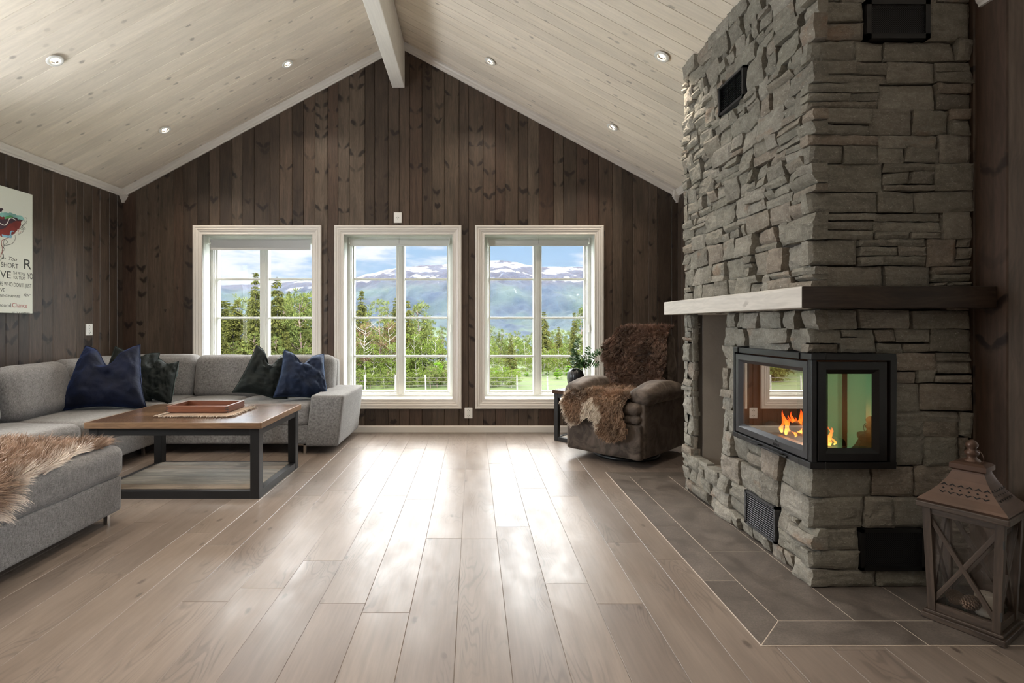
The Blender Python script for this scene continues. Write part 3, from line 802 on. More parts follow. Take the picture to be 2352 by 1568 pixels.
wire([(-6, 509), (2, 514), (10, 517), (16, 512), (21, 502), (28, 501), (36, 506)], whp, .003)
wire([(54, 501), (60, 500), (61, 507), (52, 516), (47, 524), (49, 527), (58, 526), (52, 520)], inkm)
wire([(52, 505), (60, 512), (50, 520), (54, 527), (50, 534), (42, 538)], inkm)
wire([(45, 520), (41, 535), (48, 532)], lred); wire([(34, 539), (34, 550), (26, 560), (8, 564), (17, 556), (10, 549), (8, 556), (8, 568), (4, 576), (8, 588), (0, 598)], inkm)
wire([(20, 545), (4, 552), (3, 560), (5, 572), (3, 582), (0, 590)], lred, .0014); wire([(2, 563), (10, 572), (4, 580), (8, 590), (5, 594)], inkm)
# ------------------------------------------------------------------ fireplace
FX, FY0, FY1 = 1.415, 2.182, 3.52
fp = empty('stone_fireplace', (1.75, 2.85, 0), label='tall slate-clad corner fireplace with wood mantel, glass stove insert and log niche', cat='fireplace')
FPI = Matrix.Translation((-1.75, -2.85, 0))
def fpar(o): o.parent = fp; o.matrix_parent_inverse = FPI; return o
REC = .045
# core with niche (niche y 2.963..3.40, z .18..1.15) built from boxes
NY0, NY1, NZ0, NZ1 = 2.963, 3.395, .185, 1.165
IY0, IY1_, IZ0, IZ1 = 2.155, 2.79, .507, .98      # insert extents along y
IXR = 1.7375
mb = MB()
cx0 = FX+REC; XC = XR-.001
ctop = lambda x: zc(x)-.002
def cbox(xa, ya, za, xb, yb, zb):
    mb.box(xa, ya, za, xb, yb, zb)
cy0 = FY0+REC; cy1 = FY1-REC
cbox(cx0, NY1, 0, XC, cy1, ZE-.01); cbox(cx0, NY0, 0, XC, NY1, NZ0); cbox(cx0, NY0, NZ1, XC, NY1, ZE-.01)
cbox(cx0, IY1_-.03, 0, XC, NY0, ZE-.01)
cbox(cx0, cy0, 0, XC, IY1_-.03, IZ0+.03); cbox(cx0, cy0, IZ1-.03, XC, IY1_-.03, ZE-.01); cbox(IXR-.03, cy0, IZ0+.03, XC, IY1_-.03, IZ1-.03)
# sloping top
P = [(cx0, cy0), (XC, cy0), (XC, cy1), (cx0, cy1)]
zb_ = ZE-.01
mb.face([(cx0, cy0, zb_), (XC, cy0, zb_), (cx0, cy0, ctop(cx0))]); mb.face([(cx0, cy1, zb_), (XC, cy1, zb_), (cx0, cy1, ctop(cx0))]); mb.face([(cx0, cy0, zb_), (cx0, cy1, zb_), (cx0, cy1, ctop(cx0)), (cx0, cy0, ctop(cx0))])
fpar(mb.obj('mortar_core', M['mortar']))
# niche lining
mb = MB(); t_ = .004
nx1 = XR-.12
mb.box(cx0+.03, NY1-t_, NZ0, nx1, NY1-.0005, NZ1); mb.box(cx0+.03, NY0+.0005, NZ0, nx1, NY0+t_, NZ1); mb.box(cx0-.02, NY0, NZ0+.0005, nx1, NY1, NZ0+t_); mb.box(cx0, NY0, NZ1-t_, nx1, NY1, NZ1); mb.box(nx1, NY0, NZ0, nx1+.004, NY1, NZ1)
fpar(mb.obj('niche_lining', M['plaster']))
# stones
rs = random.Random(11)
def stone(mb, P, a0, a1, z0, z1, prot, rough, r, seed, backd=.05):
    """P(a, z, out)->point; a grid-faced stone with broken surface"""
    w, hh = a1-a0, z1-z0
    nu = max(3, int(w/.015)); nv = max(2, int(hh/.013))
    j = min(.006, hh*.12)
    cor = [(rs.uniform(-j, j), rs.uniform(-j, j)) for _ in range(4)]
    tilt_a, tilt_z = rs.uniform(-.006, .006)*rough, rs.uniform(-.007, .007)*rough
    chip = rs.random()
    G = []
    for jv in range(nv+1):
        row = []
        for iu in range(nu+1):
            u, v = iu/nu, jv/nv
            a = a0+w*u; z_ = z0+hh*v
            da = (cor[0][0]*(1-u)*(1-v)+cor[1][0]*u*(1-v)+cor[2][0]*u*v+cor[3][0]*(1-u)*v)
            dz = (cor[0][1]*(1-u)*(1-v)+cor[1][1]*u*(1-v)+cor[2][1]*u*v+cor[3][1]*(1-u)*v)
            nn = mnoise.noise(Vector((a*14+seed, z_*20, seed*.7)))+.5*mnoise.noise(Vector((a*40+seed, z_*60, seed)))
            edge = min(u, 1-u)*w; edgez = min(v, 1-v)*hh
            ed = min(edge, edgez)
            bev = -.007*max(0, 1-ed/.007)
            n3 = mnoise.noise(Vector((a*90+seed, z_*120, seed*2)))
            out = prot+tilt_a*(u*2-1)+tilt_z*(v*2-1)+nn*.0070*rough+n3*.0022*rough+bev
            if chip > .72 and rough > .8:
                out -= .018*max(0, min(1, (u-.55+(.3*nn))*3))*(1 if chip > .86 else 0)+.014*max(0, min(1, (.35-v+.3*nn)*3))
            wa = mnoise.noise(Vector((seed, z_*50, 3)))*.0035; wz = mnoise.noise(Vector((a*35, seed, 5)))*.003
            row.append((a+da+(wa if 0 < 1 else 0), z_+dz+wz, out))
        G.append(row)
    for jv in range(nv):
        for iu in range(nu):
            q = [G[jv][iu], G[jv][iu+1], G[jv+1][iu+1], G[jv+1][iu]]
            mb.face([P(*c) for c in q], None, r)
    # sides
    def side(seq):
        for c0, c1 in zip(seq[:-1], seq[1:]):
            mb.face([P(*c0), P(c0[0], c0[1], -backd), P(c1[0], c1[1], -backd), P(*c1)], None, r)
    side([G[0][i] for i in range(nu+1)]); side([G[nv][i] for i in range(nu, -1, -1)])
    side([G[i][0] for i in range(nv, -1, -1)]); side([G[i][nu] for i in range(nv+1)])
fixed = [0.004, .076, .248, .507, .98, 1.163, 1.254, 2.29, 2.452, 2.84]
bands = []
for a, b in zip(fixed[:-1], fixed[1:]):
    n_ = max(1, round((b-a)/.108)); ww = [1+rs.uniform(-.15, .15) for _ in range(n_)]; tot = sum(ww); z_ = a
    for w_ in ww: bands.append((z_, z_+(b-a)*w_/tot)); z_ += (b-a)*w_/tot
def clad(mb, a0, a1, P, holes, topf, rough, wr, qo=None):
    for bi, (z0, z1) in enumerate(bands):
        cuts = [(hl[0], hl[1]) for hl in holes if hl[2] < (z0+z1)/2 < hl[3]]
        b0_ = a0+(qo[bi % 2] if qo else 0)
        for p, q in ivals(b0_, a1, cuts):
            a = p
            while a < q-1e-6:
                w = rs.uniform(*wr); e = min(a+w, q)
                if q-e < .05: e = q
                pr = 0.
                zt = min(topf(a), topf(e))
                if z1 > zt+.09: a = e; continue
                zz1 = min(z1, max(z0+.03, zt-.003)); hh = zz1-z0
                g = .0030; mode = rs.random()
                if hh > .085 and mode < .42:
                    k = 2 if mode < .3 else 3
                    cs = sorted([rs.uniform(.3, .7)] if k == 2 else [rs.uniform(.25, .4), rs.uniform(.6, .75)])
                    cs = [0]+cs+[1]
                    for c0, c1 in zip(cs[:-1], cs[1:]):
                        aa, ee = a, e
                        if rs.random() < .35 and e-a > .16:
                            md = a+(e-a)*rs.uniform(.35, .65)
                            parts = ((a, md), (md, e))
                        else: parts = ((a, e),)
                        for aa, ee in parts:
                            stone(mb, P, aa+g, ee-g, z0+hh*c0+g*.6, z0+hh*c1-g*.6, rs.uniform(.0, .02)*rough, rough, rs.random(), rs.uniform(0, 99))
                else:
                    stone(mb, P, a+g, e-g, z0+g*.6, zz1-g*.6, rs.uniform(-.002, .018)*rough, rough, rs.random(), rs.uniform(0, 99))
                a = e
mb = MB()
# left (long) face
Lholes = [(IY0-.1, IY1_, IZ0, IZ1), (NY0, NY1, NZ0+.06, NZ1+.001), (2.434, 2.706, .076, .248), (2.725, 2.995, 2.29, 2.452)]
clad(mb, FY0+.0, FY1, lambda a, z, o_: (FX+.010-o_, a, z), Lholes, lambda a: zc(FX)-.004, 1.35, (.07, .22), (-.012, .04))
# front (short) face
Fholes = [(FX-.1, IXR, IZ0, IZ1), (1.613, 1.88, .076, .248), (1.637, 1.902, 2.29, 2.452)]
clad(mb, FX+.004, XR-.003, lambda a, z, o_: (a, FY0+.008-o_, z), Fholes, lambda a: zc(a)-.004, .75, (.12, .30), (.035, -.018))
# far face and niche jamb returns
clad(mb, FX+.004, XR-.003, lambda a, z, o_: (a, FY1-.008+o_, z), [], lambda a: zc(a)-.004, .6, (.14, .30))
clad(mb, FX+.012, FX+.05, lambda a, z, o_: (a, NY1-.004-o_*.3, z), [(0, 9, -1, NZ0), (0, 9, NZ1, 9)], lambda a: zc(a), .5, (.04, .06))
so = fpar(mb.obj('stone_cladding', M['stone']))
so.data.update()
# corner quoin fix: nothing. mantel shelf: two mitred timbers
MX, MY = 1.31, 2.083; MZ0, MZ1 = 1.166, 1.253
def prism(mb, pts, z0, z1, r=.3, uvax=0, mid=0., mi=0):
    n_ = len(pts)
    mb.face([(p[0], p[1], z1) for p in pts], [((p[1-uvax]-mid), p[uvax]) for p in pts], r, mi); mb.face([(p[0], p[1], z0) for p in pts[::-1]], [((p[1-uvax]-mid), p[uvax]) for p in pts[::-1]], r, mi)
    for i in range(n_):
        a, b = pts[i], pts[(i+1) % n_]
        mb.face([(a[0], a[1], z0), (b[0], b[1], z0), (b[0], b[1], z1), (a[0], a[1], z1)], [(z0-(z0+z1)/2, a[uvax]), (z0-(z0+z1)/2, b[uvax]), (z1-(z0+z1)/2, b[uvax]), (z1-(z0+z1)/2, a[uvax])], r, mi)
mb = MB(); prism(mb, [(MX, MY), (FX-.002, FY0-.004), (FX-.002, 3.59), (MX, 3.59)], MZ0, MZ1, .3, 1, MX)
o = fpar(mb.obj('mantel_shelf', M['mantel_white'], bevel=.004)); o['label'] = 'pale timber facing the room'
mb = MB(); prism(mb, [(MX, MY), (XR-.002, MY), (XR-.002, FY0-.004), (FX-.002, FY0-.004)], MZ0, MZ1, .6, 0, MY)
o = fpar(mb.obj('mantel_shelf', M['mantel'], bevel=.004)); o['label'] = 'dark timber on the short side'
# grilles
def grille(name, P, a0, a1, z0, z1, slats, frame=.012, mat=None, dark=True):
    rt = empty('vent_grille'); fpar(rt)
    mb = MB(); 
    def bx(aa, za, oa, ab, zb, ob):
        c = [P(aa, za, oa), P(ab, za, oa), P(ab, zb, oa), P(aa, zb, oa), P(aa, za, ob), P(ab, za, ob), P(ab, zb, ob), P(aa, zb, ob)]
        for f in ((0,1,2,3),(4,5,6,7),(0,1,5,4),(1,2,6,5),(2,3,7,6),(3,0,4,7)): mb.face([c[i] for i in f])
    bx(a0, z0, -.03, a1, z0+frame, .007); bx(a0, z1-frame, -.03, a1, z1, .007); bx(a0, z0, -.03, a0+frame, z1, .007); bx(a1-frame, z0, -.03, a1, z1, .007)
    o = mb.obj('grille_frame', M['graymetal'] if slats else M['black'], rt)
    mb = MB(); bx(a0+frame*.5, z0+frame*.5, -.03, a1-frame*.5, z1-frame*.5, -.02); mb.obj('grille_back', M['blackhole'], rt)
    mb = MB()
    A0, A1, Z0, Z1 = a0+frame, a1-frame, z0+frame, z1-frame
    if slats:
        n_ = 14; sp = (Z1-Z0)/n_
        for i in range(n_):
            zc_ = Z0+(i+.5)*sp
            q = [P(A0, zc_-sp*.22, .004), P(A1, zc_-sp*.22, .004), P(A1, zc_+sp*.2, -.006), P(A0, zc_+sp*.2, -.006)]
            q2 = [P(A0, zc_-sp*.22+.001, .003), P(A1, zc_-sp*.22+.001, .003), P(A1, zc_+sp*.2+.001, -.008), P(A0, zc_+sp*.2+.001, -.008)]
            mb.face(q); mb.face(q2)
            for k in range(4): j = (k+1) % 4; mb.face([q[k], q[j], q2[j], q2[k]])
        for i in range(1, 3):
            aa = A0+(A1-A0)*i/3; bx(aa-.001, Z0, -.006, aa+.001, Z1, .001)
    else:
        n_ = 46; wA, wZ = A1-A0, Z1-Z0; sp = .0088
        # diamond mesh of flat strips
        k = -int(wZ/sp)-1
        while k*sp < wA:
            for sg in (1, -1):
                # line a = A0 + k*sp + t, z = Z0 + t (or mirrored)
                t0 = max(0, -k*sp); t1 = min(wZ, wA-k*sp)
                if t1 > t0:
                    pts = []
                    for t in (t0, t1):
                        a_ = A0+k*sp+t; z_ = Z0+t if sg > 0 else Z1-t
                        pts.append((a_, z_))
                    (a_, z_), (b_, y_) = pts; e_ = .0009
                    mb.face([P(a_-e_, z_, .002), P(a_+e_, z_, .002), P(b_+e_, y_, .002), P(b_-e_, y_, .002)])
            k += 1
    mb.obj('louvre' if slats else 'wire_mesh', M['graymetal'], rt)
PL = lambda a, z, o_: (FX-.003-o_, a, z)
PF = lambda a, z, o_: (a, FY0-.003-o_, z)
grille('g', PL, 2.434, 2.706, .076, .248, True); grille('g', PL, 2.725, 2.995, 2.29, 2.452, True)
grille('g', PF, 1.637, 1.902, 2.29, 2.452, False, .02); grille('g', PF, 1.613, 1.88, .076, .248, False, .014)
# ---- stove insert
ins = empty('stove_insert'); fpar(ins)
iX, iY = 1.3875, 2.145
def frame_side(mb, P, a0, a1, z0, z1, prof):
    rr_ = []
    for d_, o_ in prof: rr_.append([P(a0+d_, z0+d_, o_), P(a1-d_, z0+d_, o_), P(a1-d_, z1-d_, o_), P(a0+d_, z1-d_, o_)])
    for a, b in zip(rr_[:-1], rr_[1:]):
        for i in range(4): j = (i+1) % 4; mb.face([a[i], a[j], b[j], b[i]])
PIL = lambda a, z, o_: (iX-o_, a, z)
PIF = lambda a, z, o_: (a, iY-o_, z)
def insbox(mb, P, aa, ab, za, zb, oa, ob):
    c = [P(aa, za, oa), P(ab, za, oa), P(ab, zb, oa), P(aa, zb, oa), P(aa, za, ob), P(ab, za, ob), P(ab, zb, ob), P(aa, zb, ob)]
    for f in ((0,1,2,3),(4,5,6,7),(0,1,5,4),(1,2,6,5),(2,3,7,6),(3,0,4,7)): mb.face([c[i] for i in f])
mb = MB()
T = .026
insbox(mb, PIL, iY, IY1_, IZ1-T, IZ1, -.06, 0); insbox(mb, PIL, iY, IY1_, IZ0, IZ0+T, -.06, .004); insbox(mb, PIL, IY1_-.016, IY1_, IZ0+T, IZ1-T, -.06, 0)
insbox(mb, PIF, iX+.0601, IXR, IZ1-T, IZ1, -.06, 0); insbox(mb, PIF, iX+.0601, IXR, IZ0, IZ0+T, -.06, 0); insbox(mb, PIF, IXR-.024, IXR, IZ0+T, IZ1-T, -.06, 0)
insbox(mb, PIF, iX+.004, iX+.026, IZ0+T, IZ1-T, -.026, -.004)
mb.obj('outer_frame', M['black'], ins, bevel=.002)
# thin seams
for yy in (iY+.075, IY1_-.055):
    for z_ in (IZ1-T-.0005, IZ0-.0008): mb = MB(); insbox(mb, PIL, yy-.0012, yy+.0012, z_, z_+T+.0014, -.05, .0045); mb.obj('frame_joint', M['blackhole'], ins)
# door frames, chamfered
def door(P, a0, a1, wd, mat, glassmat, z0=IZ0+T+.005, z1=IZ1-T-.007, o0=-.004):
    dd = empty('stove_door'); dd.parent = ins
    mb = MB(); frame_side(mb, P, a0, a1, z0, z1, [(0, -.045), (0, o0), (.002, o0+.002), (wd*.62, o0+.002), (wd, o0-.016), (wd, -.05)]); mb.obj('door_frame', mat, dd)
    mb = MB(); mb.face([P(a0+wd-.001, z0+wd-.001, o0-.015), P(a1-wd+.001, z0+wd-.001, o0-.015), P(a1-wd+.001, z1-wd+.001, o0-.015), P(a0+wd-.001, z1-wd+.001, o0-.015)]); mb.obj('glass', glassmat, dd)
    return dd, z0, z1
d1, dz0, dz1 = door(PIL, iY+.028, IY1_-.022, .047, M['graymetal'], M['fireglass'])
d2, _, _ = door(PIF, iX+.030, IXR-.036, .052, M['black'], M['fireglass_green'])
# logo text and emblem on the lower rail
def mesh_text(s, size):
    cu = bpy.data.curves.new('txt', 'FONT'); cu.body = s; cu.size = size; cu.align_x = 'CENTER'; cu.extrude = .0004
    to = bpy.data.objects.new('txt', cu); COL.objects.link(to); bpy.context.view_layer.update()
    me = bpy.data.meshes.new_from_object(to.evaluated_get(bpy.context.evaluated_depsgraph_get())); bpy.data.objects.remove(to, do_unlink=True); me.materials.clear(); return me
me = mesh_text('JØTUL', .0175)
lc = 2.395   # along y
for v in me.vertices:
    a, z_, o_ = v.co.x, v.co.y, v.co.z
    v.co = (iX+.0022-.0012-o_, lc-a, dz0+.006+z_*.9)
link('lettering', me, M['blackhole'], d1)
mb = MB()
for (aa, zz_, s_, an) in ((-.006, .0, 1., .5), (.0, .004, 1.2, .2), (.007, 0, .9, -.2), (.012, -.003, .5, 0)):
    pts = [(math.cos(t)*.0028*s_, math.sin(t)*.006*s_) for t in [k*math.pi/5 for k in range(10)]]
    mb.face([(iX+.0012-.0008, lc-(aa+p*math.cos(an)-q*math.sin(an)), dz0+.030+zz_+p*math.sin(an)+q*math.cos(an)) for p, q in pts])
mb.obj('emblem', M['blackhole'], d1)
# ash lip and air levers
mb = MB(); insbox(mb, PIL, 2.30, 2.62, IZ0+.004, IZ0+.014, 0, .014); mb.obj('air_ledge', M['black'], ins, bevel=.002)
for yy in (2.36, 2.54):
    mb = MB(); insbox(mb, PIL, yy-.035, yy+.035, IZ0+.015, IZ0+.019, .0, .026); mb.obj('air_lever', M['black'], ins, bevel=.001)
# firebox
mb = MB()
bx0, bx1, by0, by1, bz0, bz1 = iX+.05, IXR+.02, iY+.05, IY1_-.035, IZ0+.035, IZ1-.03
M['firebrick'] = plain('sooty_firebrick', (.14,.09,.06), .9, bump=.4, bscale=50., var=.3)
mb.face([(bx1, by0, bz0), (bx1, by1, bz0), (bx1, by1, bz1), (bx1, by0, bz1)]); mb.face([(bx0, by1, bz0), (bx1, by1, bz0), (bx1, by1, bz1), (bx0, by1, bz1)])
mb.face([(bx0-.03, by0-.03, bz0), (bx1, by0-.03, bz0), (bx1, by1, bz0), (bx0-.03, by1, bz0)]); mb.face([(bx0-.03, by0-.03, bz1), (bx1, by0-.03, bz1), (bx1, by1, bz1), (bx0-.03, by1, bz1)])
mb.obj('firebox_lining', M['firebrick'], ins)
# logs and flames
M['bark'] = plain('charred_bark', (.10,.065,.045), .95, bump=1., bscale=70., var=.5)
for (A, B, r_, lab) in (((1.47, 2.25, .575), (1.53, 2.69, .578), .028, 'long charred log lying across the stove grate'), ((1.60, 2.28, .575), (1.56, 2.62, .578), .03, 'charred log at the back of the fire'), ((1.45, 2.36, .60+.035), (1.62, 2.56, .62), .022, 'split log leaning over the other two in the fire')):
    pts = [Vector(A).lerp(Vector(B), t/6) for t in range(7)]
    o = link('firewood_log', tube_mesh(pts, [r_*(1+.12*mnoise.noise(Vector((t, r_*99, 0)))) for t in range(7)], 10), M['bark'], smooth=True)
    tag(o, lab, 'log', None)
mF, h = new_mat('flame'); 
ob = h.n('ShaderNodeTexCoord').outputs['Generated']; gx, gy, gz = h.sep(ob)
nn = h.noise(h.mapv(ob, (2, 2, .8)), 3., 2.)
cc = h.ramp(h.math('ADD', gz, h.math('MULTIPLY', h.math('SUBTRACT', nn, .5), .6)), [(0, (1, .48, .08)), (.35, (1, .22, .02)), (.8, (.9, .07, .005)), (1, (.6, .03, .002))])
em = h.n('ShaderNodeEmission'); h.l(cc, em.inputs[0]); em.inputs[1].default_value = 4.5
tr = h.n('ShaderNodeBsdfTransparent'); mx = h.n('ShaderNodeMixShader'); lw = h.n('ShaderNodeLayerWeight'); lw.inputs[0].default_value = .4
h.l(h.rng(lw.outputs['Facing'], .2, .9, .15, 1.), mx.inputs[0]); h.l(em.outputs[0], mx.inputs[1]); h.l(tr.outputs[0], mx.inputs[2])
oo = h.n('ShaderNodeOutputMaterial'); h.l(mx.outputs[0], oo.inputs[0])
fl = empty('fire', (1.53, 2.42, .56), label='orange flames burning over the logs behind the stove glass', cat='fire')
rf = random.Random(3)
FL = [(1.46, 2.44, .11, .022), (1.50, 2.40, .13, .026), (1.52, 2.33, .09, .022), (1.50, 2.27, .10, .02), (1.47, 2.49, .07, .018), (1.50, 2.22, .09, .014)]
for k_ in range(16): FL.append((rf.uniform(1.435, 1.56), rf.uniform(2.205, 2.52), rf.uniform(.03, .10), rf.uniform(.010, .022)))
for (fx, fy, hh, ww) in FL:
    ph = rf.uniform(0, 6)
    def fn(u, v, ww=ww, hh=hh, ph=ph):
        r_ = ww*(1+.3*math.sin(v*9+ph))*(math.sin(min(1, v*1.6+.12)*math.pi*.5 if v < .3 else math.pi*.5)*(1-v)**.8+.0005)
        a = u*2*math.pi
        return (r_*math.cos(a)*.6+.012*math.sin(v*5+ph)*v, r_*math.sin(a)*(1+.45*math.sin(3*a+ph+v*3))+.035*math.sin(v*5+ph*1.7)*v, hh*v)
    o = link('flame_tongue', grid_mesh(fn, 12, 12, close_u=True), mF, fl, (fx-1.53, fy-2.42, .025), smooth=True)
pl_ = bpy.data.lights.new('fire_glow', 'POINT'); pl_.energy = 2.0; pl_.color = (1, .4, .12); pl_.shadow_soft_size = .05
plo = bpy.data.objects.new('fire_glow', pl_); COL.objects.link(plo); plo.location = (1.52, 2.40, .68)
# ------------------------------------------------------------------ sofa
SO = Vector((-2.9, 4.0, 0))
sofa = empty('corner_sofa', SO, label='big grey woven corner sofa with chaise, along the left and back walls', cat='sofa')
def sp(name, me, mat, loc=(0,0,0), rot=(0,0,0), smooth=True, label=None):
    o = link(name, me, mat, sofa, Vector(loc)-SO, rot, smooth)
    if label: o['label'] = label
    return o
def cush(name, x0, y0, z0, x1, y1, z1, r, puff=0., n=18, axis=2, wob=.004, seed=0, rot=(0,0,0), mat=None, fn=None):
    me = cushion_mesh(x1-x0, y1-y0, z1-z0, r, puff, n, axis, wob, seed, name, fn)
    return sp(name, me, mat or M['sofa'], ((x0+x1)/2, (y0+y1)/2, (z0+z1)/2), rot)
# bases
cush('seat_base', -3.52, 2.90, .085, -2.705, 5.20, .25, .015, wob=.001)
cush('seat_base', -2.72, 4.435, .085, -1.40, 5.20, .25, .015, wob=.001, seed=1)
cush('chaise_base', -3.50, 1.40, .062, -1.965, 2.93, .262, .022, wob=.0015, seed=2)
# back frame
cush('back_frame', -3.555, 2.2, .09, -3.42, 5.25, .74, .03, wob=.001, seed=3)
cush('back_frame', -3.55, 5.14, .09, -1.34, 5.27, .765, .04, wob=.001, seed=4)
# seats
cush('seat_cushion', -3.44, 2.945, .235, -2.69, 3.615, .425, .06, .10, seed=5)
cush('seat_cushion', -3.44, 3.625, .235, -2.69, 4.40, .422, .05, .08, seed=6)
cush('seat_cushion', -3.44, 4.40, .235, -2.655, 5.16, .425, .05, .06, seed=7)
cush('seat_cushion', -2.65, 4.415, .235, -2.115, 5.16, .424, .05, .08, seed=8)
cush('seat_cushion', -2.11, 4.415, .235, -1.395, 5.16, .424, .05, .10, seed=9)
cush('chaise_cushion', -3.46, 1.39, .25, -1.95, 2.94, .43, .055, .10, 26, seed=10, wob=.005)
# back cushions: loose one on the left wall, a bent corner one, two along the windows
cush('back_cushion', -.11, -.30, -.205, .11, .30, .205, .085, .25, axis=0, seed=11, wob=.006).matrix_local = Matrix.Translation(Vector((-3.29, 3.90, .60))-SO) @ Matrix.Rotation(R(4), 4, 'Z') @ Matrix.Rotation(R(-14), 4, 'Y')
cush('back_cushion', -.11, -.30, -.205, .11, .30, .205, .085, .25, axis=0, seed=12, wob=.006).matrix_local = Matrix.Translation(Vector((-3.30, 3.25, .60))-SO) @ Matrix.Rotation(R(-14), 4, 'Y')
def bend(q):
    # q.x runs along the path, q.y thickness (front = -y), q.z height
    L1, rad, = .62, .22
    s_ = q.x+.70
    lean = (q.z)*.22
    t = q.y+lean
    if s_ < L1: px, py, nx, ny = -3.33, 4.24+s_, -1, 0
    elif s_ < L1+rad*math.pi/2:
        a = (s_-L1)/rad; px = -3.33+rad-rad*math.cos(a); py = 4.24+L1+rad*math.sin(a); nx, ny = -math.cos(a), math.sin(a)
    else: px, py, nx, ny = -3.33+rad+(s_-L1-rad*math.pi/2), 4.24+L1+rad, 0, 1
    return Vector((px+nx*t, py+ny*t, q.z+.60))
o = sp('back_cushion', cushion_mesh(1.40, .20, .42, .08, .2, 30, 1, .006, 13, 'c', bend), M['sofa'])
for x0, x1, sd in ((-2.665, -2.005, 14), (-1.995, -1.335, 15)):
    cush('back_cushion', x0, -.10, -.21, x1, .10, .215, .075, .2, axis=1, seed=sd, wob=.006, n=22).matrix_local = Matrix.Translation(Vector(((x0+x1)/2, 5.05, .595))-SO) @ Matrix.Rotation(R(-10), 4, 'X')
# slanted arm
def shear(q): return Vector((q.x+(q.z)*.115, q.y, q.z))
cush('armrest', -1.405, 4.42, .065, -1.125, 5.22, .50, .022, .02, 20, seed=16, wob=.0015, axis=0, fn=shear).matrix_local = Matrix.Translation(Vector((-1.262, 4.82, .283))-SO)
def pc_leg(x, y, dx, dy, top=.085):
    mb = MB(); mb.box(x-.011, y-.011, 0, x+.011, y+.011, top); mb.box(min(x, x+dx)-.011, min(y, y+dy)-.011, top-.014, max(x, x+dx)+.011, max(y, y+dy)+.011, top)
    o = mb.obj('leg', M['chrome'], sofa, bevel=.001); o.matrix_parent_inverse = Matrix.Translation(-SO); return o
pc_leg(-1.435, 4.46, -.09, 0); pc_leg(-2.76, 4.37, 0, .0); pc_leg(-2.02, 2.88, -.10, 0, .068); pc_leg(-2.02, 1.5, -.1, 0, .068); pc_leg(-3.4, 1.5, .1, 0, .068); pc_leg(-1.5, 5.14, 0, 0); pc_leg(-3.45, 5.14, 0, 0)
# ------------------------------------------------------------------ pillows
def pillow_mesh(w, hh, t, chop=.1, seed=0, chopx=0., ear=.12, tap=0.):
    n = 34
    def side(sg):
        def fn(u, v):
            a, b = u*2-1, v*2-1
            x = a*w/2*(1-ear*(1-b*b)*abs(a)**2); z_ = b*hh/2*(1-ear*(1-a*a)*abs(b)**2)
            th = max(0, (1-a**4))*max(0, (1-b**4)); th = th**.55*(1-.35*(a*a+b*b)/2)
            x *= 1-tap*((b+1)/2)**1.5
            cc = chop*math.exp(-((a-chopx)/.38)**2)*((b+1)/2)**2
            z_ -= cc*hh*1.0
            wr = mnoise.noise(Vector((a*3+seed*5+z_*3, b*2.2, seed)))*.026+(abs(mnoise.noise(Vector((a*5+b*3, b*3-a*2, seed+3))))-.2)*.034
            fold = chop*.16*math.sin(max(0, b+.2)*7+abs(a-chopx)*8)*math.exp(-((a-chopx)/.5)**2)*max(0, b+.3)
            yy_ = sg*(t/2*th)+(wr+fold*(.5 if sg < 0 else .2))*th**.5
            yy_ += mnoise.noise(Vector((a*1.3+seed, b*1.3, 9)))*.02
            return (x, yy_, z_)
        return fn
    a = grid_mesh(side(-1), n, n); b = grid_mesh(side(1), n, n, flip=True)
    bm = bmesh.new(); bm.from_mesh(a); bm.from_mesh(b); bmesh.ops.remove_doubles(bm, verts=bm.verts, dist=1e-4)
    # edge points of the two halves share x,z, weld y by averaging within tolerance
    me = bpy.data.meshes.new('pillow'); bm.to_mesh(me); bm.free(); return me
def piping(w, hh, ear, chop, chopx, seed, r=.004, tap=0.):
    P = []
    N_ = 30
    for k in range(4):
        for i in range(N_):
            t = i/N_*2-1
            a, b = ((t, -1), (1, t), (-t, 1), (-1, -t))[k]
            x = a*w/2*(1-ear*(1-b*b)*abs(a)**2); z_ = b*hh/2*(1-ear*(1-a*a)*abs(b)**2)-chop*math.exp(-((a-chopx)/.38)**2)*((b+1)/2)**2*hh
            x *= 1-tap*((b+1)/2)**1.5
            P.append((x, mnoise.noise(Vector((a*1.3+seed, b*1.3, 9)))*.02, z_))
    P.append(P[0]); return tube_mesh(P, r, 6)
def pillow(loc, rot, w, hh, t, mat, label, chop, seed, chopx=0., ear=.12, pip=True, tap=.0):
    e = empty('throw_pillow', loc, 0, label, 'pillow', 'throw pillows on the corner sofa'); e.rotation_euler = [R(a) for a in rot]
    link('pillow_cover', pillow_mesh(w, hh, t, chop, seed, chopx, ear, tap), mat, e, smooth=True)
    if pip: link('piping', piping(w, hh, ear, chop, chopx, seed, tap=tap), mat, e, smooth=True)
    return e
pillow((-2.955, 4.22, .675), (-22, 0, 14), .63, .55, .28, M['navy'], 'large navy velvet pillow with a deep dent, in the sofa corner', .30, 1, .02, .13, tap=.36)
pillow((-3.02, 4.60, .665), (-24, 10, 20), .44, .46, .16, M['green'], 'black-green pillow mostly hidden behind the large navy velvet pillow', .12, 2, tap=.2)
pillow((-2.80, 4.66, .605), (-28, 8, -6), .40, .40, .15, M['green'], 'small black-green satin pillow right of the large navy pillow in the corner', .05, 3, .1, .12, tap=.5)
pillow((-1.86, 4.72, .660), (-24, 15, 22), .47, .47, .17, M['green'], 'dark green velvet pillow with two pointed ears near the sofa arm', .28, 4, .05, .12, tap=.36)
pillow((-1.53, 4.70, .645), (-26, 8, 28), .48, .46, .20, M['denim'], 'blue velvet pillow leaning against the slanted right arm of the sofa', .22, 5, -.1, .12, tap=.26)
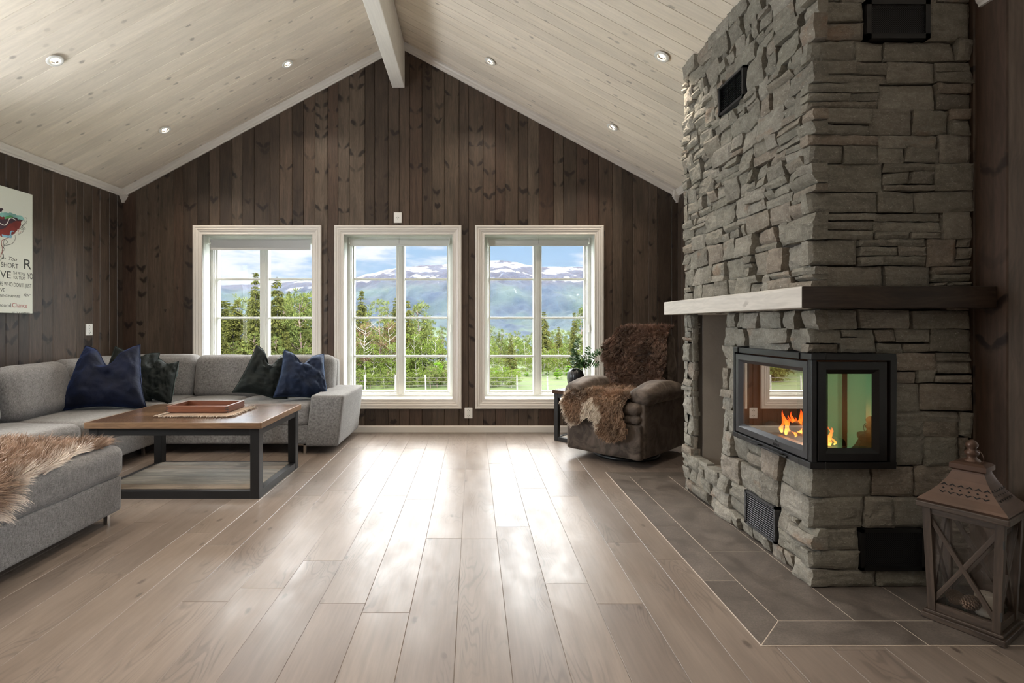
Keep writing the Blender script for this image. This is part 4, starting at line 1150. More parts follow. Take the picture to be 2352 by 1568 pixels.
# ------------------------------------------------------------------ coffee table
TX0, TX1, TY0, TY1, TZ = -2.438, -1.338, 3.283, 4.04, .484
tb = empty('coffee_table', ((TX0+TX1)/2, (TY0+TY1)/2, 0), label='low rectangular coffee table with reclaimed wood top and black box frame', cat='table')
TI = Matrix.Translation(-Vector(tb.location))
def tp(o): o.parent = tb; o.matrix_parent_inverse = TI; return o
mb = MB(); ys_ = [TY0+.0]; nb_ = 6; be = .11
for i in range(nb_):
    a = TY0+(TY1-TY0)*i/nb_; b = TY0+(TY1-TY0)*(i+1)/nb_
    mb.box(TX0+be, a+.0008, TZ-.036, TX1-be, b-.0008, TZ, rnd.random(), ax=0)
mb.box(TX0, TY0, TZ-.036, TX0+be-.001, TY1, TZ, .2, ax=1); mb.box(TX1-be+.001, TY0, TZ-.036, TX1, TY1, TZ, .7, ax=1)
tp(mb.obj('tabletop', M['tabletop']))
mb = MB(); mb.box(TX0-.001, TY0-.008, TZ-.037, TX1+.001, TY0+.0, TZ-.0005, .3, ax=0); mb.box(TX0-.001, TY1, TZ-.037, TX1+.001, TY1+.008, TZ-.0005, .5, ax=0); mb.box(TX1, TY0, TZ-.037, TX1+.008, TY1, TZ-.0005, .8, ax=1); mb.box(TX0-.008, TY0, TZ-.037, TX0, TY1, TZ-.0005, .6, ax=1)
tp(mb.obj('edge_trim', M['tableedge'], bevel=.001))
L_ = .058; lx0, lx1, ly0, ly1 = TX0+.012, TX1-.012, TY0+.012, TY1-.012
for x in (lx0, lx1-L_):
    for y in (ly0, ly1-L_): mb = MB(); mb.box(x, y, 0, x+L_, y+L_, TZ-.038); tp(mb.obj('leg', M['black'], bevel=.002))
mb = MB()
for z0, z1 in ((TZ-.085, TZ-.038), (.0, .048)):
    for y in (ly0+.002, ly1-L_+.002): mb.box(lx0+L_, y, z0, lx1-L_, y+L_-.004, z1)
    for x in (lx0+.002, lx1-L_+.002): mb.box(x, ly0+L_, z0, x+L_-.004, ly1-L_, z1)
tp(mb.obj('frame_rails', M['black'], bevel=.0015))
mb = MB(); nb_ = 7; a0, a1 = ly0+L_*.8, ly1-L_*.8
for i in range(nb_):
    a = a0+(a1-a0)*i/nb_; b = a0+(a1-a0)*(i+1)/nb_; mb.box(lx0+L_*.8, a+.0012, .03, lx1-L_*.8, b-.0012, .052, rnd.random(), ax=0)
tp(mb.obj('lower_shelf', M['shelfwood'], bevel=.001))
# runner with fringe
M['runner'] = plain('brown_jute_weave', (.22,.15,.10), .95, bump=.8, bscale=220., var=.3)
rn = empty('table_runner', (-1.85, 3.66, TZ), label='brown woven placemat with a frayed fringe under the tray', cat='mat')
mb = MB(); mb.box(-.235, -.195, .0005, .225, .195, .006); mb.obj('woven_mat', M['runner'], rn, bevel=.001)
M['fringe'] = plain('pale_fringe_yarn', (.33,.27,.21), .95, bump=.5, bscale=300., var=.3)
fm = []; rr = random.Random(4)
def fr(x, y, dx, dy):
    P = []
    l_ = rr.uniform(.022, .04); a = rr.uniform(-.6, .6)
    for i in range(5):
        t = i/4; P.append((x+(dx+a*dy)*l_*t, y+(dy+a*dx)*l_*t, .005+.006*math.sin(t*3.1)*rr.uniform(.5, 1.3)+.0015))
    fm.append(tube_mesh(P, [.0022, .0030, .0022, .0026, .0014], 5))
for i in range(44):
    t = i/43
    fr(-.235+.46*t, -.195, 0, -1); fr(-.235+.46*t, .195, 0, 1)
    fr(.225, -.195+.39*t, 1, 0); fr(-.235, -.195+.39*t, -1, 0)
link('fringe', join_meshes(fm), M['fringe'], rn, smooth=True)
# tray
ty = empty('wooden_tray', (-1.90, 3.725, TZ+.0075), label='shallow reddish-brown wooden crate tray on the coffee table', cat='tray')
W_, D_, H_ = .42, .27, .048
for (x0, y0, x1, y1, nm, r_) in ((-W_/2, -D_/2, W_/2, -D_/2+.014, 'long_side', .2), (-W_/2, D_/2-.014, W_/2, D_/2, 'long_side', .7)):
    mb = MB(); mb.box(x0, y0, .004, x1, y1, H_, r_, ax=0); mb.obj(nm, M['traywood'], ty, bevel=.0015)
for x0 in (-W_/2, W_/2-.014):
    mb = MB(); mb.box(x0, -D_/2+.0141, .004, x0+.014, D_/2-.0141, H_, .5, ax=1); mb.obj('short_side', M['traywood'], ty, bevel=.0015)
mb = MB(); mb.box(-W_/2+.006, -D_/2+.006, 0, W_/2-.006, D_/2-.006, .008, .4, ax=0); mb.obj('tray_bottom', M['traywood'], ty)
mb = MB()
for x in (-1, 1):
    for k in range(3):
        xx = x*(W_/2+.0003); mb.box(min(xx, xx-x*.003), -D_/2-.0006, .006+k*.015, max(xx, xx-x*.003), -D_/2+.0146, .013+k*.015); mb.box(min(xx, xx-x*.013), -D_/2-.0006, .006+k*.015, max(xx, xx-x*.013), -D_/2+.003, .0125+k*.015)
mb.obj('finger_joint', M['plug'], ty)
# ------------------------------------------------------------------ fur
def fur_object(name, S, su, sv, mask, colf, n, length, label, cat, parent=None, seed=0, width=.0016, spread=.9, flow=(0,0,0), grav=.5, thick=.006, mat4=None, curl=.3):
    """S(s,t)->(point, normal) over s in su, t in sv; mask(s,t)->bool; colf(s,t,rng)->(root rgb, tip rgb)"""
    rg = np.random.RandomState(seed); rr = random.Random(seed)
    V = []; Fc = []; C = []
    # hide
    nu, nv = 46, 46; idx = {}
    def vid(i, j):
        if (i, j) not in idx:
            s = su[0]+(su[1]-su[0])*i/nu; t = sv[0]+(sv[1]-sv[0])*j/nv
            p, nn = S(s, t); idx[(i, j)] = len(V); V.append(tuple(Vector(p)+Vector(nn)*thick)); C.append(colf(s, t, rr)[0]+(1,))
        return idx[(i, j)]
    for i in range(nu):
        for j in range(nv):
            s = su[0]+(su[1]-su[0])*(i+.5)/nu; t = sv[0]+(sv[1]-sv[0])*(j+.5)/nv
            if mask(s, t): Fc.append((vid(i, j), vid(i+1, j), vid(i+1, j+1), vid(i, j+1)))
    k = 0; fl = Vector(flow)
    while k < n:
        s = rr.uniform(*su); t = rr.uniform(*sv)
        if not mask(s, t): continue
        k += 1
        p, nn = S(s, t); p = Vector(p)+Vector(nn)*thick*.8; nn = Vector(nn)
        # locks: nearby hairs share a direction
        cell = Vector((round(s*36+.3*math.sin(t*60)), round(t*36+.3*math.sin(s*60)), seed))
        cl = mnoise.noise_vector(cell*7.77+Vector((.37, .71, .13)))
        lowf = mnoise.noise_vector(Vector((s*6, t*6, seed*3.3)))
        d_ = nn*1.0+cl*spread+lowf*spread*.8+fl+Vector((rr.uniform(-.22, .22), rr.uniform(-.22, .22), rr.uniform(-.22, .22)))
        d_.normalize()
        if d_.dot(nn) < .18: d_ = (d_+nn*(.18-d_.dot(nn))).normalized()
        l_ = length*rr.uniform(.65, 1.25)*(1+.35*cl.x)
        sd = d_.cross(Vector((rr.uniform(-1, 1), rr.uniform(-1, 1), rr.uniform(-1, 1)))).normalized()
        c0, c1 = colf(s, t, rr)
        w = width*rr.uniform(.7, 1.4)
        b0 = len(V); q = p; dd = d_.copy()
        wav = cl.cross(nn)*curl
        for i in range(4):
            f = i/4
            ww = w*(1-f*.75)
            V.append(tuple(q-sd*ww)); V.append(tuple(q+sd*ww))
            cc = tuple(c0[c]*(1-f)+c1[c]*f for c in range(3))+(1,); C += [cc, cc]
            q = q+dd*l_/4; dd = (dd+Vector((0, 0, -grav*.35))+wav*(1 if i % 2 else -1)).normalized()
            if dd.dot(nn) < .02: dd = (dd+nn*(.04-dd.dot(nn))).normalized()
        V.append(tuple(q)); C.append(tuple(c1)+(1,))
        for i in range(3): Fc.append((b0+2*i, b0+2*i+1, b0+2*i+3, b0+2*i+2))
        Fc.append((b0+6, b0+7, b0+8))
    me = bpy.data.meshes.new(name); me.from_pydata(V, [], Fc)
    at = me.color_attributes.new('furcol', 'FLOAT_COLOR', 'POINT'); at.data.foreach_set('color', [x for c in C for x in c])
    me.update()
    o = link(name, me, M['fur'], parent, smooth=True)
    if mat4 is not None: o.matrix_world = mat4
    tag(o, label, cat); return o
def ins_poly(poly):
    def f(x, y):
        c = False; j = len(poly)-1
        for i in range(len(poly)):
            xi, yi = poly[i]; xj, yj = poly[j]
            if (yi > y) != (yj > y) and x < (xj-xi)*(y-yi)/(yj-yi)+xi: c = not c
            j = i
        return c
    return f
def mixc(a, b, t): t = max(0, min(1, t)); return tuple(a[i]*(1-t)+b[i]*t for i in range(3))
# sheepskin over the chaise: s along x (past the edge it hangs down the face), t along y
CXE, CZT = -1.952, .446
def S_ch(s, t):
    e = CXE-.05; g = max(0., (t-2.85)/.09)
    if s < e:
        z_ = CZT-.0015-.02*max(0, (e-.1-s) < 0)*0
        z_ = CZT-.012*max(0, 1-(e-s)/.12)
        return (s, t, z_), (0, 0, 1)
    a = min((s-e)/.055, math.pi/2)
    if a < math.pi/2: return (e+.055*math.sin(a), t, CZT-.012-.055*(1-math.cos(a))), (math.sin(a), 0, math.cos(a))
    return (CXE+.008, t, CZT-.012-.055-(s-e-.055*math.pi/2)), (1, 0, 0)
polyA = [(-2.75, 2.90), (-2.42, 2.84), (-2.2, 2.87), (-2.05, 2.90), (-1.995, 2.86), (-1.99, 2.78), (-2.02, 2.66), (-1.985, 2.56), (-1.965, 2.46), (-1.95, 2.38), (-1.97, 2.30), (-1.93, 2.25), (-1.89, 2.20), (-1.85, 2.14), (-1.83, 2.05), (-1.84, 1.9), (-2.0, 1.75), (-2.75, 1.7)]
pA = ins_poly(polyA)
def dist_edge(poly, x, y):
    d_ = 9
    for i in range(len(poly)):
        a = Vector(poly[i]); b = Vector(poly[(i+1) % len(poly)]); p = Vector((x, y)); ab = b-a
        t = max(0, min(1, (p-a).dot(ab)/ab.length_squared)); d_ = min(d_, (p-a-ab*t).length)
    return d_
def colA(s, t, rr):
    e = dist_edge(polyA, s, t)
    n_ = mnoise.noise(Vector((s*9, t*9, 2)))+rr.uniform(-.25, .25)
    br = mixc((.085, .048, .03), (.27, .17, .115), .5+n_*1.3)
    pale = max(0, 1-e/.06)*(1 if s > -2.12 else .3)*(0 if t > 2.72 else 1)
    root = mixc(br, (.60, .50, .42), pale*.8); tip = mixc(mixc(br, (.5, .36, .26), .45), (.85, .77, .68), pale)
    return root, tip
fur_object('sheepskin_rug', S_ch, (-2.75, -1.82), (1.75, 2.91), pA, colA, 30000, .062, 'long-haired brown and cream sheepskin draped over the near chaise end of the sofa', 'sheepskin', seed=1, width=.0019, spread=.95, flow=(.35, .35, 0), grav=.7)
# ------------------------------------------------------------------ recliner
CX_, CY_ = 1.0, 4.14
rc = empty('recliner_armchair', (1.02, 4.16, 0), R(-44.3), 'brown suede recliner armchair on a round swivel base, facing into the room', 'armchair')
Wd, Dp = .68, .82
def rp(name, x0, y0, z0, x1, y1, z1, r, puff, n=16, axis=2, wob=.006, seed=0, rot=None, fn=None, label=None):
    me = cushion_mesh(x1-x0, y1-y0, z1-z0, r, puff, n, axis, wob, seed, name, fn)
    o = link(name, me, M['suede'], rc, ((x0+x1)/2, (y0+y1)/2, (z0+z1)/2), rot, True)
    return o
rp('chair_body', -.30, .05, .10, .30, Dp-.03, .40, .03, .02, seed=20)
rp('footrest_panel', -Wd/2+.01, .0, .065, Wd/2-.01, .09, .335, .025, .06, seed=21, axis=1, wob=.004)
rp('side_panel', Wd/2-.06, .035, .07, Wd/2+.01, Dp, .50, .025, .10, seed=22, axis=0, wob=.006)
rp('side_panel', -Wd/2-.01, .035, .07, -Wd/2+.06, Dp, .50, .025, .10, seed=23, axis=0, wob=.006)
rp('front_roll', -Wd/2+.02, -.005, .335, Wd/2-.02, .14, .41, .035, .05, seed=24, axis=1)
rp('front_roll', -Wd/2+.02, -.015, .40, Wd/2-.02, .16, .50, .045, .05, seed=25, axis=1)
rp('seat_cushion', -.24, .10, .38, .24, .66, .525, .06, .12, seed=26)
def armshape(q):
    t = (q.y+.34)/.68
    w = 1+.22*math.sin(max(0, min(1, t))*math.pi)
    return Vector((q.x*w, q.y, q.z*w+.03*math.sin(max(0, min(1, t))*3.)))
for s, sd in ((-1, 27), (1, 28)):
    rp('armrest', s*(Wd/2-.045)-.095, .03, .475, s*(Wd/2-.045)+.095, .70, .595, .06, .12, 20, seed=sd, fn=armshape, wob=.007)
def backshape(q):
    return Vector((q.x*(1-.10*max(0, q.z/.3)), q.y+.0+.02*math.cos(q.z*20), q.z))
rp('backrest', -.29, -.12, -.31, .29, .11, .31, .10, .22, 24, axis=1, seed=29, fn=backshape, wob=.010).matrix_local = Matrix.Translation((0, .70, .73)) @ Matrix.Rotation(R(-13), 4, 'X')
M['palebrown'] = plain('pale_backrest_lining', (.42,.38,.34), .85)
link('swivel_base', lathe_mesh([(.001, .0), (.27, .0), (.275, .012), (.265, .03), (.20, .045), (.06, .055), (.05, .12)], 48), M['black'], rc, (0, .40, 0), smooth=True)
MR = Matrix.Translation(rc.location) @ Matrix.Rotation(R(-44.3), 4, 'Z')
def path_surface(path):
    P = [Vector((0, a, b)) for a, b in path]; L = [0]
    for a, b in zip(P[:-1], P[1:]): L.append(L[-1]+(b-a).length)
    def nrm(i):
        i = max(0, min(len(P)-2, i)); d_ = (P[i+1]-P[i]).normalized(); return Vector((0, -d_.z, d_.y))
    def S(s, t):
        t = max(0, min(L[-1]-1e-6, t)); i = max(k for k in range(len(L)-1) if L[k] <= t); f = (t-L[i])/(L[i+1]-L[i])
        p = P[i].lerp(P[i+1], f); n0, n1, n2 = nrm(i-1), nrm(i), nrm(i+1)
        nn = (n1*.5+(n0 if f < .5 else n2)*.5*abs(f-.5)*1.0+n1*(.5-.5*abs(f-.5))).normalized()
        return (s, p.y, p.z), tuple(nn)
    return S, L[-1]
# seat pelt: hangs over the front, lies on the seat.  path from front bottom up
S_, LT = path_surface([(-.05, .20), (-.048, .34), (-.045, .45), (-.02, .515), (.05, .545), (.30, .548), (.60, .55)])
polyS = [(-.32, .16), (-.25, .07), (-.17, .10), (-.10, .16), (-.05, .14), (-.0, .03), (.08, -.02), (.17, .0), (.235, .03), (.26, .10), (.21, .19), (.22, .28), (.245, .40), (.25, .60), (.25, .92), (-.25, .92), (-.30, .60), (-.33, .36), (-.36, .26)]
pS = ins_poly(polyS)
def colS(s, t, rr):
    n_ = mnoise.noise(Vector((s*7, t*7, 5)))+rr.uniform(-.25, .25)
    br = mixc((.07, .036, .02), (.36, .22, .14), .45+n_*1.1)
    e = dist_edge(polyS, s, t)
    pale = 1. if (((s+.07)/.09)**2+((t-.16)/.13)**2+mnoise.noise(Vector((s*22, t*22, 1)))*1.0 < 1) else max(0, 1-e/.03)*(1 if s < -.2 else 0)
    return mixc(br, (.62, .52, .42), pale*.9), mixc(mixc(br, (.50, .36, .25), .45), (.85, .78, .68), pale)
fur_object('sheepskin_rug', S_, (-.37, .27), (-.01, .92), pS, colS, 22000, .036, 'mottled brown sheepskin lying on the seat and hanging over the front of the armchair', 'sheepskin', seed=2, width=.0016, spread=1.0, flow=(0, -.2, -.2), grav=.7, mat4=MR)
S2, LT2 = path_surface([(.40, .54), (.46, .56), (.52, .66), (.535, .74), (.565, .86), (.60, .96), (.655, 1.035), (.73, 1.062), (.80, 1.05)])
polyB = [(-.22, .02), (-.27, .12), (-.24, .22), (-.30, .30), (-.32, .40), (-.30, .48), (-.24, .52), (-.22, .62), (-.20, LT2), (.24, LT2), (.27, .5), (.30, .3), (.26, .15), (.1, .05)]
pB = ins_poly(polyB)
def colB(s, t, rr):
    n_ = mnoise.noise(Vector((s*6, t*6, 8)))+rr.uniform(-.25, .25)
    br = mixc((.025, .013, .009), (.14, .07, .045), .5+n_)
    red = max(0, (t-.55)*2)
    return br, mixc(mixc(br, (.34, .21, .15), .5), (.34, .17, .11), red)
fur_object('sheepskin_rug', S2, (-.34, .31), (0, LT2), pB, colB, 24000, .042, 'dark brown curly sheepskin thrown over the backrest of the armchair', 'sheepskin', seed=3, width=.0017, spread=1.05, flow=(0, 0, -.1), grav=.5, thick=.012, mat4=MR)
# ------------------------------------------------------------------ side table and vase
st_ = empty('side_table', (.735+.295, 4.97-.01, 0), R(-44.3), 'small square side table with wood top beside the armchair', 'table')
c_, s_ = .19, .19
mb = MB()
for i in range(4): mb.box(-.205, -.19+.095*i+.0006, .447, .205, -.19+.095*(i+1)-.0006, .480, rnd.random(), ax=0)
mb.obj('tabletop', M['tabletop'], st_, bevel=.002)
for x in (-.19, .15):
    for y in (-.18, .14): mb = MB(); mb.box(x, y, 0, x+.04, y+.04, .446); mb.obj('leg', M['black'], st_, bevel=.002)
mb = MB()
for z0, z1 in ((.408, .446), (0, .038)):
    for y in (-.178, .142): mb.box(-.15, y, z0, .15, y+.036, z1)
    for x in (-.188, .152): mb.box(x, -.14, z0, x+.036, .14, z1)
mb.obj('frame_rails', M['black'], st_, bevel=.0015)
mb = MB()
for i in range(3): mb.box(-.155, -.145+.0967*i+.001, .012, .155, -.145+.0967*(i+1)-.001, .032, rnd.random(), ax=0)
mb.obj('lower_shelf', M['shelfwood'], st_)
VL = Vector((.985, 5.03, .4805))
vs = empty('vase', VL, 0, 'black ribbed ceramic vase with eucalyptus on the side table', 'vase')
M['ceramic'] = plain('glossy_black_ceramic', (.012,.013,.016), .28, spec=.6, var=.1)
rib = lambda a, z_: -.028*abs(math.sin(a*13))**.6*(1 if .01 < z_ < .175 else 0)
link('vase_body', lathe_mesh([(.001, 0), (.05, 0), (.056, .006), (.066, .03), (.076, .06), (.082, .10), (.081, .135), (.072, .165), (.057, .183), (.040, .190), (.037, .196), (.031, .196), (.030, .18), (.028, .12)], 156, rib=rib), M['ceramic'], vs, smooth=True)
M['leaf'] = plain('eucalyptus_leaf', (.06,.14,.045), .5, var=.45)
M['twig'] = plain('green_brown_twig', (.10,.09,.05), .7)
rl = random.Random(8)
def branch(P, nleaf, size, lab):
    nleaf = int(nleaf*1.5); size *= 1.12
    b = empty('eucalyptus_branch', VL+Vector((0, 0, .15)), 0, lab, 'plant', 'eucalyptus branches in the black vase')
    Q = []
    for i in range(len(P)-1):
        for k in range(6): Q.append(Vector(P[i]).lerp(Vector(P[i+1]), k/6))
    Q.append(Vector(P[-1]))
    # smooth
    for _ in range(3): Q = [Q[0]]+[(Q[i-1]+Q[i]*2+Q[i+1])/4 for i in range(1, len(Q)-1)]+[Q[-1]]
    link('stem', tube_mesh(Q, [.0028*(1-.7*i/len(Q)) for i in range(len(Q))], 6), M['twig'], b, smooth=True)
    V = []; Fc = []
    for i in range(nleaf):
        t = .22+.78*(i+.5)/nleaf; k = min(int(t*(len(Q)-1)), len(Q)-2); p = Q[k].lerp(Q[k+1], t*(len(Q)-1)-k); ax = (Q[k+1]-Q[k]).normalized()
        for sg in (0, 1):
            a = i*1.57+sg*math.pi+rl.uniform(-.4, .4)
            u = ax.cross(Vector((0, 1, .1))).normalized(); v = ax.cross(u)
            out = (u*math.cos(a)+v*math.sin(a)+ax*.35).normalized(); r_ = size*(1-.45*t)*rl.uniform(.8, 1.2)
            nn = (ax*.8+Vector((rl.uniform(-.5, .5), rl.uniform(-.5, .5), rl.uniform(-.5, .5)))+out*.2); sd = nn.cross(out).normalized(); nn = out.cross(sd).normalized()
            c = p+out*(r_+.006); b0 = len(V); V.append(tuple(c-nn*r_*.18))
            m_ = 10
            for q in range(m_):
                an = 2*math.pi*q/m_; V.append(tuple(c+out*math.cos(an)*r_*1.05+sd*math.sin(an)*r_*.95+nn*r_*.10*abs(math.sin(an))))
            for q in range(m_): Fc.append((b0, b0+1+q, b0+1+(q+1) % m_))
    me = bpy.data.meshes.new('leaves'); me.from_pydata(V, [], Fc); me.update(); link('leaves', me, M['leaf'], b, smooth=True)
branch([(0, 0, 0), (.01, 0, .12), (.0, 0, .24), (.03, -.02, .335)], 17, .024, 'upright eucalyptus branch in the black vase, tallest of them')
branch([(0, 0, 0), (.05, -.01, .08), (.13, -.03, .14), (.20, -.04, .20), (.275, -.05, .245)], 16, .021, 'long eucalyptus branch reaching right toward the armchair from the black vase')
branch([(0, 0, 0), (.04, .01, .09), (.11, .0, .16), (.13, .0, .25)], 12, .021, 'middle eucalyptus branch of the black vase, between upright and long ones')
branch([(0, 0, 0), (.05, -.04, .06), (.13, -.07, .10), (.20, -.09, .09)], 12, .022, 'low eucalyptus branch drooping right from the black vase')
branch([(0, 0, 0), (-.03, -.03, .07), (-.035, -.05, .15), (-.02, -.05, .20)], 9, .022, 'short eucalyptus branch at the left rim of the black vase')
# ------------------------------------------------------------------ lantern
e1 = Vector((.107, -.177)); ang = math.atan2(e1.y, e1.x)
cL = Vector((1.808-.1035*math.cos(ang), 1.784-.1035*math.sin(ang)))
back = Vector((-math.sin(ang), math.cos(ang)))     # away from the camera side face
cL = cL+back*.09
ln_ = empty('lantern', (cL.x, cL.y, .0045), ang, 'large brown wooden lantern with crossed bars and a pierced metal roof on the hearth', 'lantern')
bw, bd = .2, .185
def tpr(z_): return 1+.14*(z_-.05)/.37      # body widens upward
def lbox(name, pts0, pts1, mat, bev=.001):
    mb = MB(); a, b = pts0, pts1
    n_ = len(a)
    mb.face(a[::-1]); mb.face(b)
    for i in range(n_): j = (i+1) % n_; mb.face([a[i], a[j], b[j], b[i]], [(0, 0), (.02, 0), (.02, .3), (0, .3)], .4)
    return mb.obj(name, mat, ln_, bevel=bev)
mb = MB(); mb.box(-.115, -.105, .0, .115, .105, .022, .3, ax=0); mb.box(-.108, -.098, .022, .108, .098, .034, .6, ax=0); mb.obj('base', M['lantern'], ln_, bevel=.003)
zb, zt = .034, .415
def col4(x, y, z_, w): k = tpr(z_); return [(x*k-w, y*k-w, z_), (x*k+w, y*k-w, z_), (x*k+w, y*k+w, z_), (x*k-w, y*k+w, z_)]
hx, hy = bw/2-.012, bd/2-.012
for sx in (-1, 1):
    for sy in (-1, 1): lbox('corner_post', col4(sx*hx, sy*hy, zb, .0115), col4(sx*hx, sy*hy, zt, .0125), M['lantern'])
def bar(p, q, w, d_, nrm, name='cross_bar', mat=None):
    p, q, nrm = Vector(p), Vector(q), Vector(nrm).normalized(); ax = (q-p).normalized(); sd = ax.cross(nrm).normalized()
    a = [p-sd*w-nrm*d_, p+sd*w-nrm*d_, p+sd*w+nrm*d_, p-sd*w+nrm*d_]; b = [x+(q-p) for x in a]
    return lbox(name, a, b, mat or M['lantern'])
for (A, B, nrm) in (((-hx, -hy), (hx, -hy), (0, -1, 0)), ((hx, -hy), (hx, hy), (1, 0, 0)), ((hx, hy), (-hx, hy), (0, 1, 0)), ((-hx, hy), (-hx, -hy), (-1, 0, 0))):
    def pt_(P, z_): k = tpr(z_); return (P[0]*k, P[1]*k, z_)
    bar(pt_(A, zb+.014), pt_(B, zb+.014), .014, .008, nrm, 'rail'); bar(pt_(A, zt-.012), pt_(B, zt-.012), .012, .008, nrm, 'rail')
    bar(pt_(A, zb+.03), pt_(B, zt-.026), .0075, .005, nrm); bar(pt_(B, zb+.03), pt_(A, zt-.026), .0075, .0052, nrm)
    mb = MB(); o_ = Vector(nrm)*-.007
    mb.face([tuple(Vector(pt_(A, zb+.01))+o_), tuple(Vector(pt_(B, zb+.01))+o_), tuple(Vector(pt_(B, zt-.01))+o_), tuple(Vector(pt_(A, zt-.01))+o_)]); mb.obj('glass_pane', M['lanternglass'], ln_)
k = tpr(zt)
mb = MB(); mb.box(-.128, -.118, .415, .128, .118, .437, .5, ax=0); mb.obj('top_rim', M['lantern'], ln_, bevel=.004)
# concave pierced roof
prof = [(1.0, .437), (1.02, .444), (.97, .452), (.80, .472), (.62, .498), (.47, .528), (.37, .556), (.36, .562), (.42, .568), (.42, .585), (.33, .592), (.15, .598)]
rx, ry = .122, .112
mb = MB()
for (s0, z0), (s1, z1) in zip(prof[:-1], prof[1:]):
    a = [(-rx*s0, -ry*s0, z0), (rx*s0, -ry*s0, z0), (rx*s0, ry*s0, z0), (-rx*s0, ry*s0, z0)]; b = [(-rx*s1, -ry*s1, z1), (rx*s1, -ry*s1, z1), (rx*s1, ry*s1, z1), (-rx*s1, ry*s1, z1)]
    for i in range(4): j = (i+1) % 4; mb.face([a[i], a[j], b[j], b[i]], None, .3)
mb.obj('roof', M['lantern_metal'], ln_)
mb = MB()
def roofpt(u, v, side_):
    # v in 0..1 between levels 3 and 6 (z .472-.556)
    lv = 3+v*2.2; i = int(lv); f = lv-i; s = prof[i][0]*(1-f)+prof[i+1][0]*f; z_ = prof[i][1]*(1-f)+prof[i+1][1]*f
    if side_ == 0: return (u, -ry*s-.0012, z_+.0006)
    return (rx*s+.0012, u, z_+.0006)
for side_ in (0, 1):
    for k_ in range(6):
        c = (-.062+k_*.0248)*(.95)
        for (du, dv, wu, wv) in ((0, .34, .009, .13), (0, .02, .009, -.13)):
            v0 = .38+dv-.18
            q = [(c-.0105, v0), (c, v0+wv), (c+.0105, v0), (c+.0060, v0), (c, v0+wv*.45), (c-.0060, v0)]
            if side_ == 0 or True: mb.face([roofpt(u, v, side_) for u, v in q])
        q = [(c-.004, .385), (c, .435), (c+.004, .385), (c, .335)]; mb.face([roofpt(u, v, side_) for u, v in q])
mb.obj('pierced_pattern', M['blackhole'], ln_)
link('finial', lathe_mesh([(.026, .592), (.024, .600), (.016, .606), (.013, .612), (.020, .620), (.0215, .628), (.014, .636), (.012, .640), (.018, .650), (.0185, .658), (.012, .668), (.002, .674)], 24), M['lantern_metal'], ln_, smooth=True)
P = [(.0+.026*math.sin(t)*1.0+.012, -.004-.018*math.sin(t), .640-.028+.028*math.cos(t)) for t in [i*2*math.pi/20 for i in range(21)]]
link('hanging_ring', tube_mesh(P, .0014, 6), M['lantern_metal'], ln_, smooth=True)
mb = MB()
for z_ in (.08, .33): mb.box(hx*tpr(z_)+.010, -hy*tpr(z_)-.015, z_, hx*tpr(z_)+.0135, -hy*tpr(z_)-.006, z_+.03)
mb.obj('hinge', M['plug'], ln_)
# contents: pine cones, fir sprigs and a candle
LM = Matrix.Translation(ln_.location) @ Matrix.Rotation(ang, 4, 'Z')
cd_ = link('candle', lathe_mesh([(.001, 0), (.030, 0), (.031, .004), (.031, .075), (.027, .078), (.002, .074)], 32), plain('cream_wax', (.5,.44,.36), .5), smooth=True)
cd_.matrix_world = LM @ Matrix.Translation((.03, .03, .036)); tag(cd_, 'thick cream candle standing at the back inside the lantern', 'candle')
M['cone'] = plain('pine_cone_scales', (.17,.11,.075), .8, var=.4)
def cone_mesh():
    V = []; Fc = []
    for i in range(110):
        t = i/110; a = i*2.39996; z_ = -.032+.064*t; r_ = .023*math.sin(math.pi*(t*.85+.12))**.8
        out = Vector((math.cos(a), math.sin(a), .35)).normalized(); sd = Vector((-math.sin(a), math.cos(a), 0)); p = Vector((math.cos(a)*r_*.4, math.sin(a)*r_*.4, z_)); tip = p+out*r_*.75; w = .0065*math.sin(math.pi*(t*.8+.15))
        up = out.cross(sd)*-.0018
        b = len(V); V += [tuple(p-sd*w*.5), tuple(p+sd*w*.5), tuple(tip+sd*w), tuple(tip-sd*w), tuple(tip+sd*w*.8+up), tuple(tip-sd*w*.8+up)]
        Fc += [(b, b+1, b+2, b+3), (b+3, b+2, b+4, b+5), (b, b+5, b+4, b+1)]
    me = bpy.data.meshes.new('cone'); me.from_pydata(V, [], Fc); return me
cm = cone_mesh()
for (x, y, z_, rx_, rz_, lab) in ((-.035, -.045, .062, 80, 40, 'pine cone at the left inside the lantern'), (.012, -.052, .064, 75, 140, 'pine cone at the right inside the lantern, touching the other cone')):
    o = link('pine_cone', cm, M['cone']); o.matrix_world = LM @ Matrix.Translation((x, y, z_+.03)) @ Matrix.Rotation(R(rz_), 4, 'Z') @ Matrix.Rotation(R(rx_), 4, 'X'); tag(o, lab, 'pine cone', 'pine cones in the lantern')
V = []; Fc = []; rr = random.Random(9)
for sidx in range(9):
    p = Vector((rr.uniform(-.06, .06), rr.uniform(-.06, .04), .04)); d_ = Vector((rr.uniform(-1, 1), rr.uniform(-1, 1), rr.uniform(.2, .7))).normalized()
    for k_ in range(40):
        q = p+d_*.07*k_/40; q.x = max(-.078, min(.078, q.x)); q.y = max(-.07, min(.07, q.y)); 
        nd = (d_*.7+Vector((rr.uniform(-1, 1), rr.uniform(-1, 1), rr.uniform(-.6, 1)))).normalized()*.014; sd = nd.cross(Vector((0, 0, 1))).normalized()*.0008
        e_ = q+nd; e_.x = max(-.082, min(.082, e_.x)); e_.y = max(-.075, min(.075, e_.y)); e_.z = max(.037, e_.z)
        b = len(V); V += [tuple(q-sd), tuple(q+sd), tuple(e_)]; Fc.append((b, b+1, b+2))
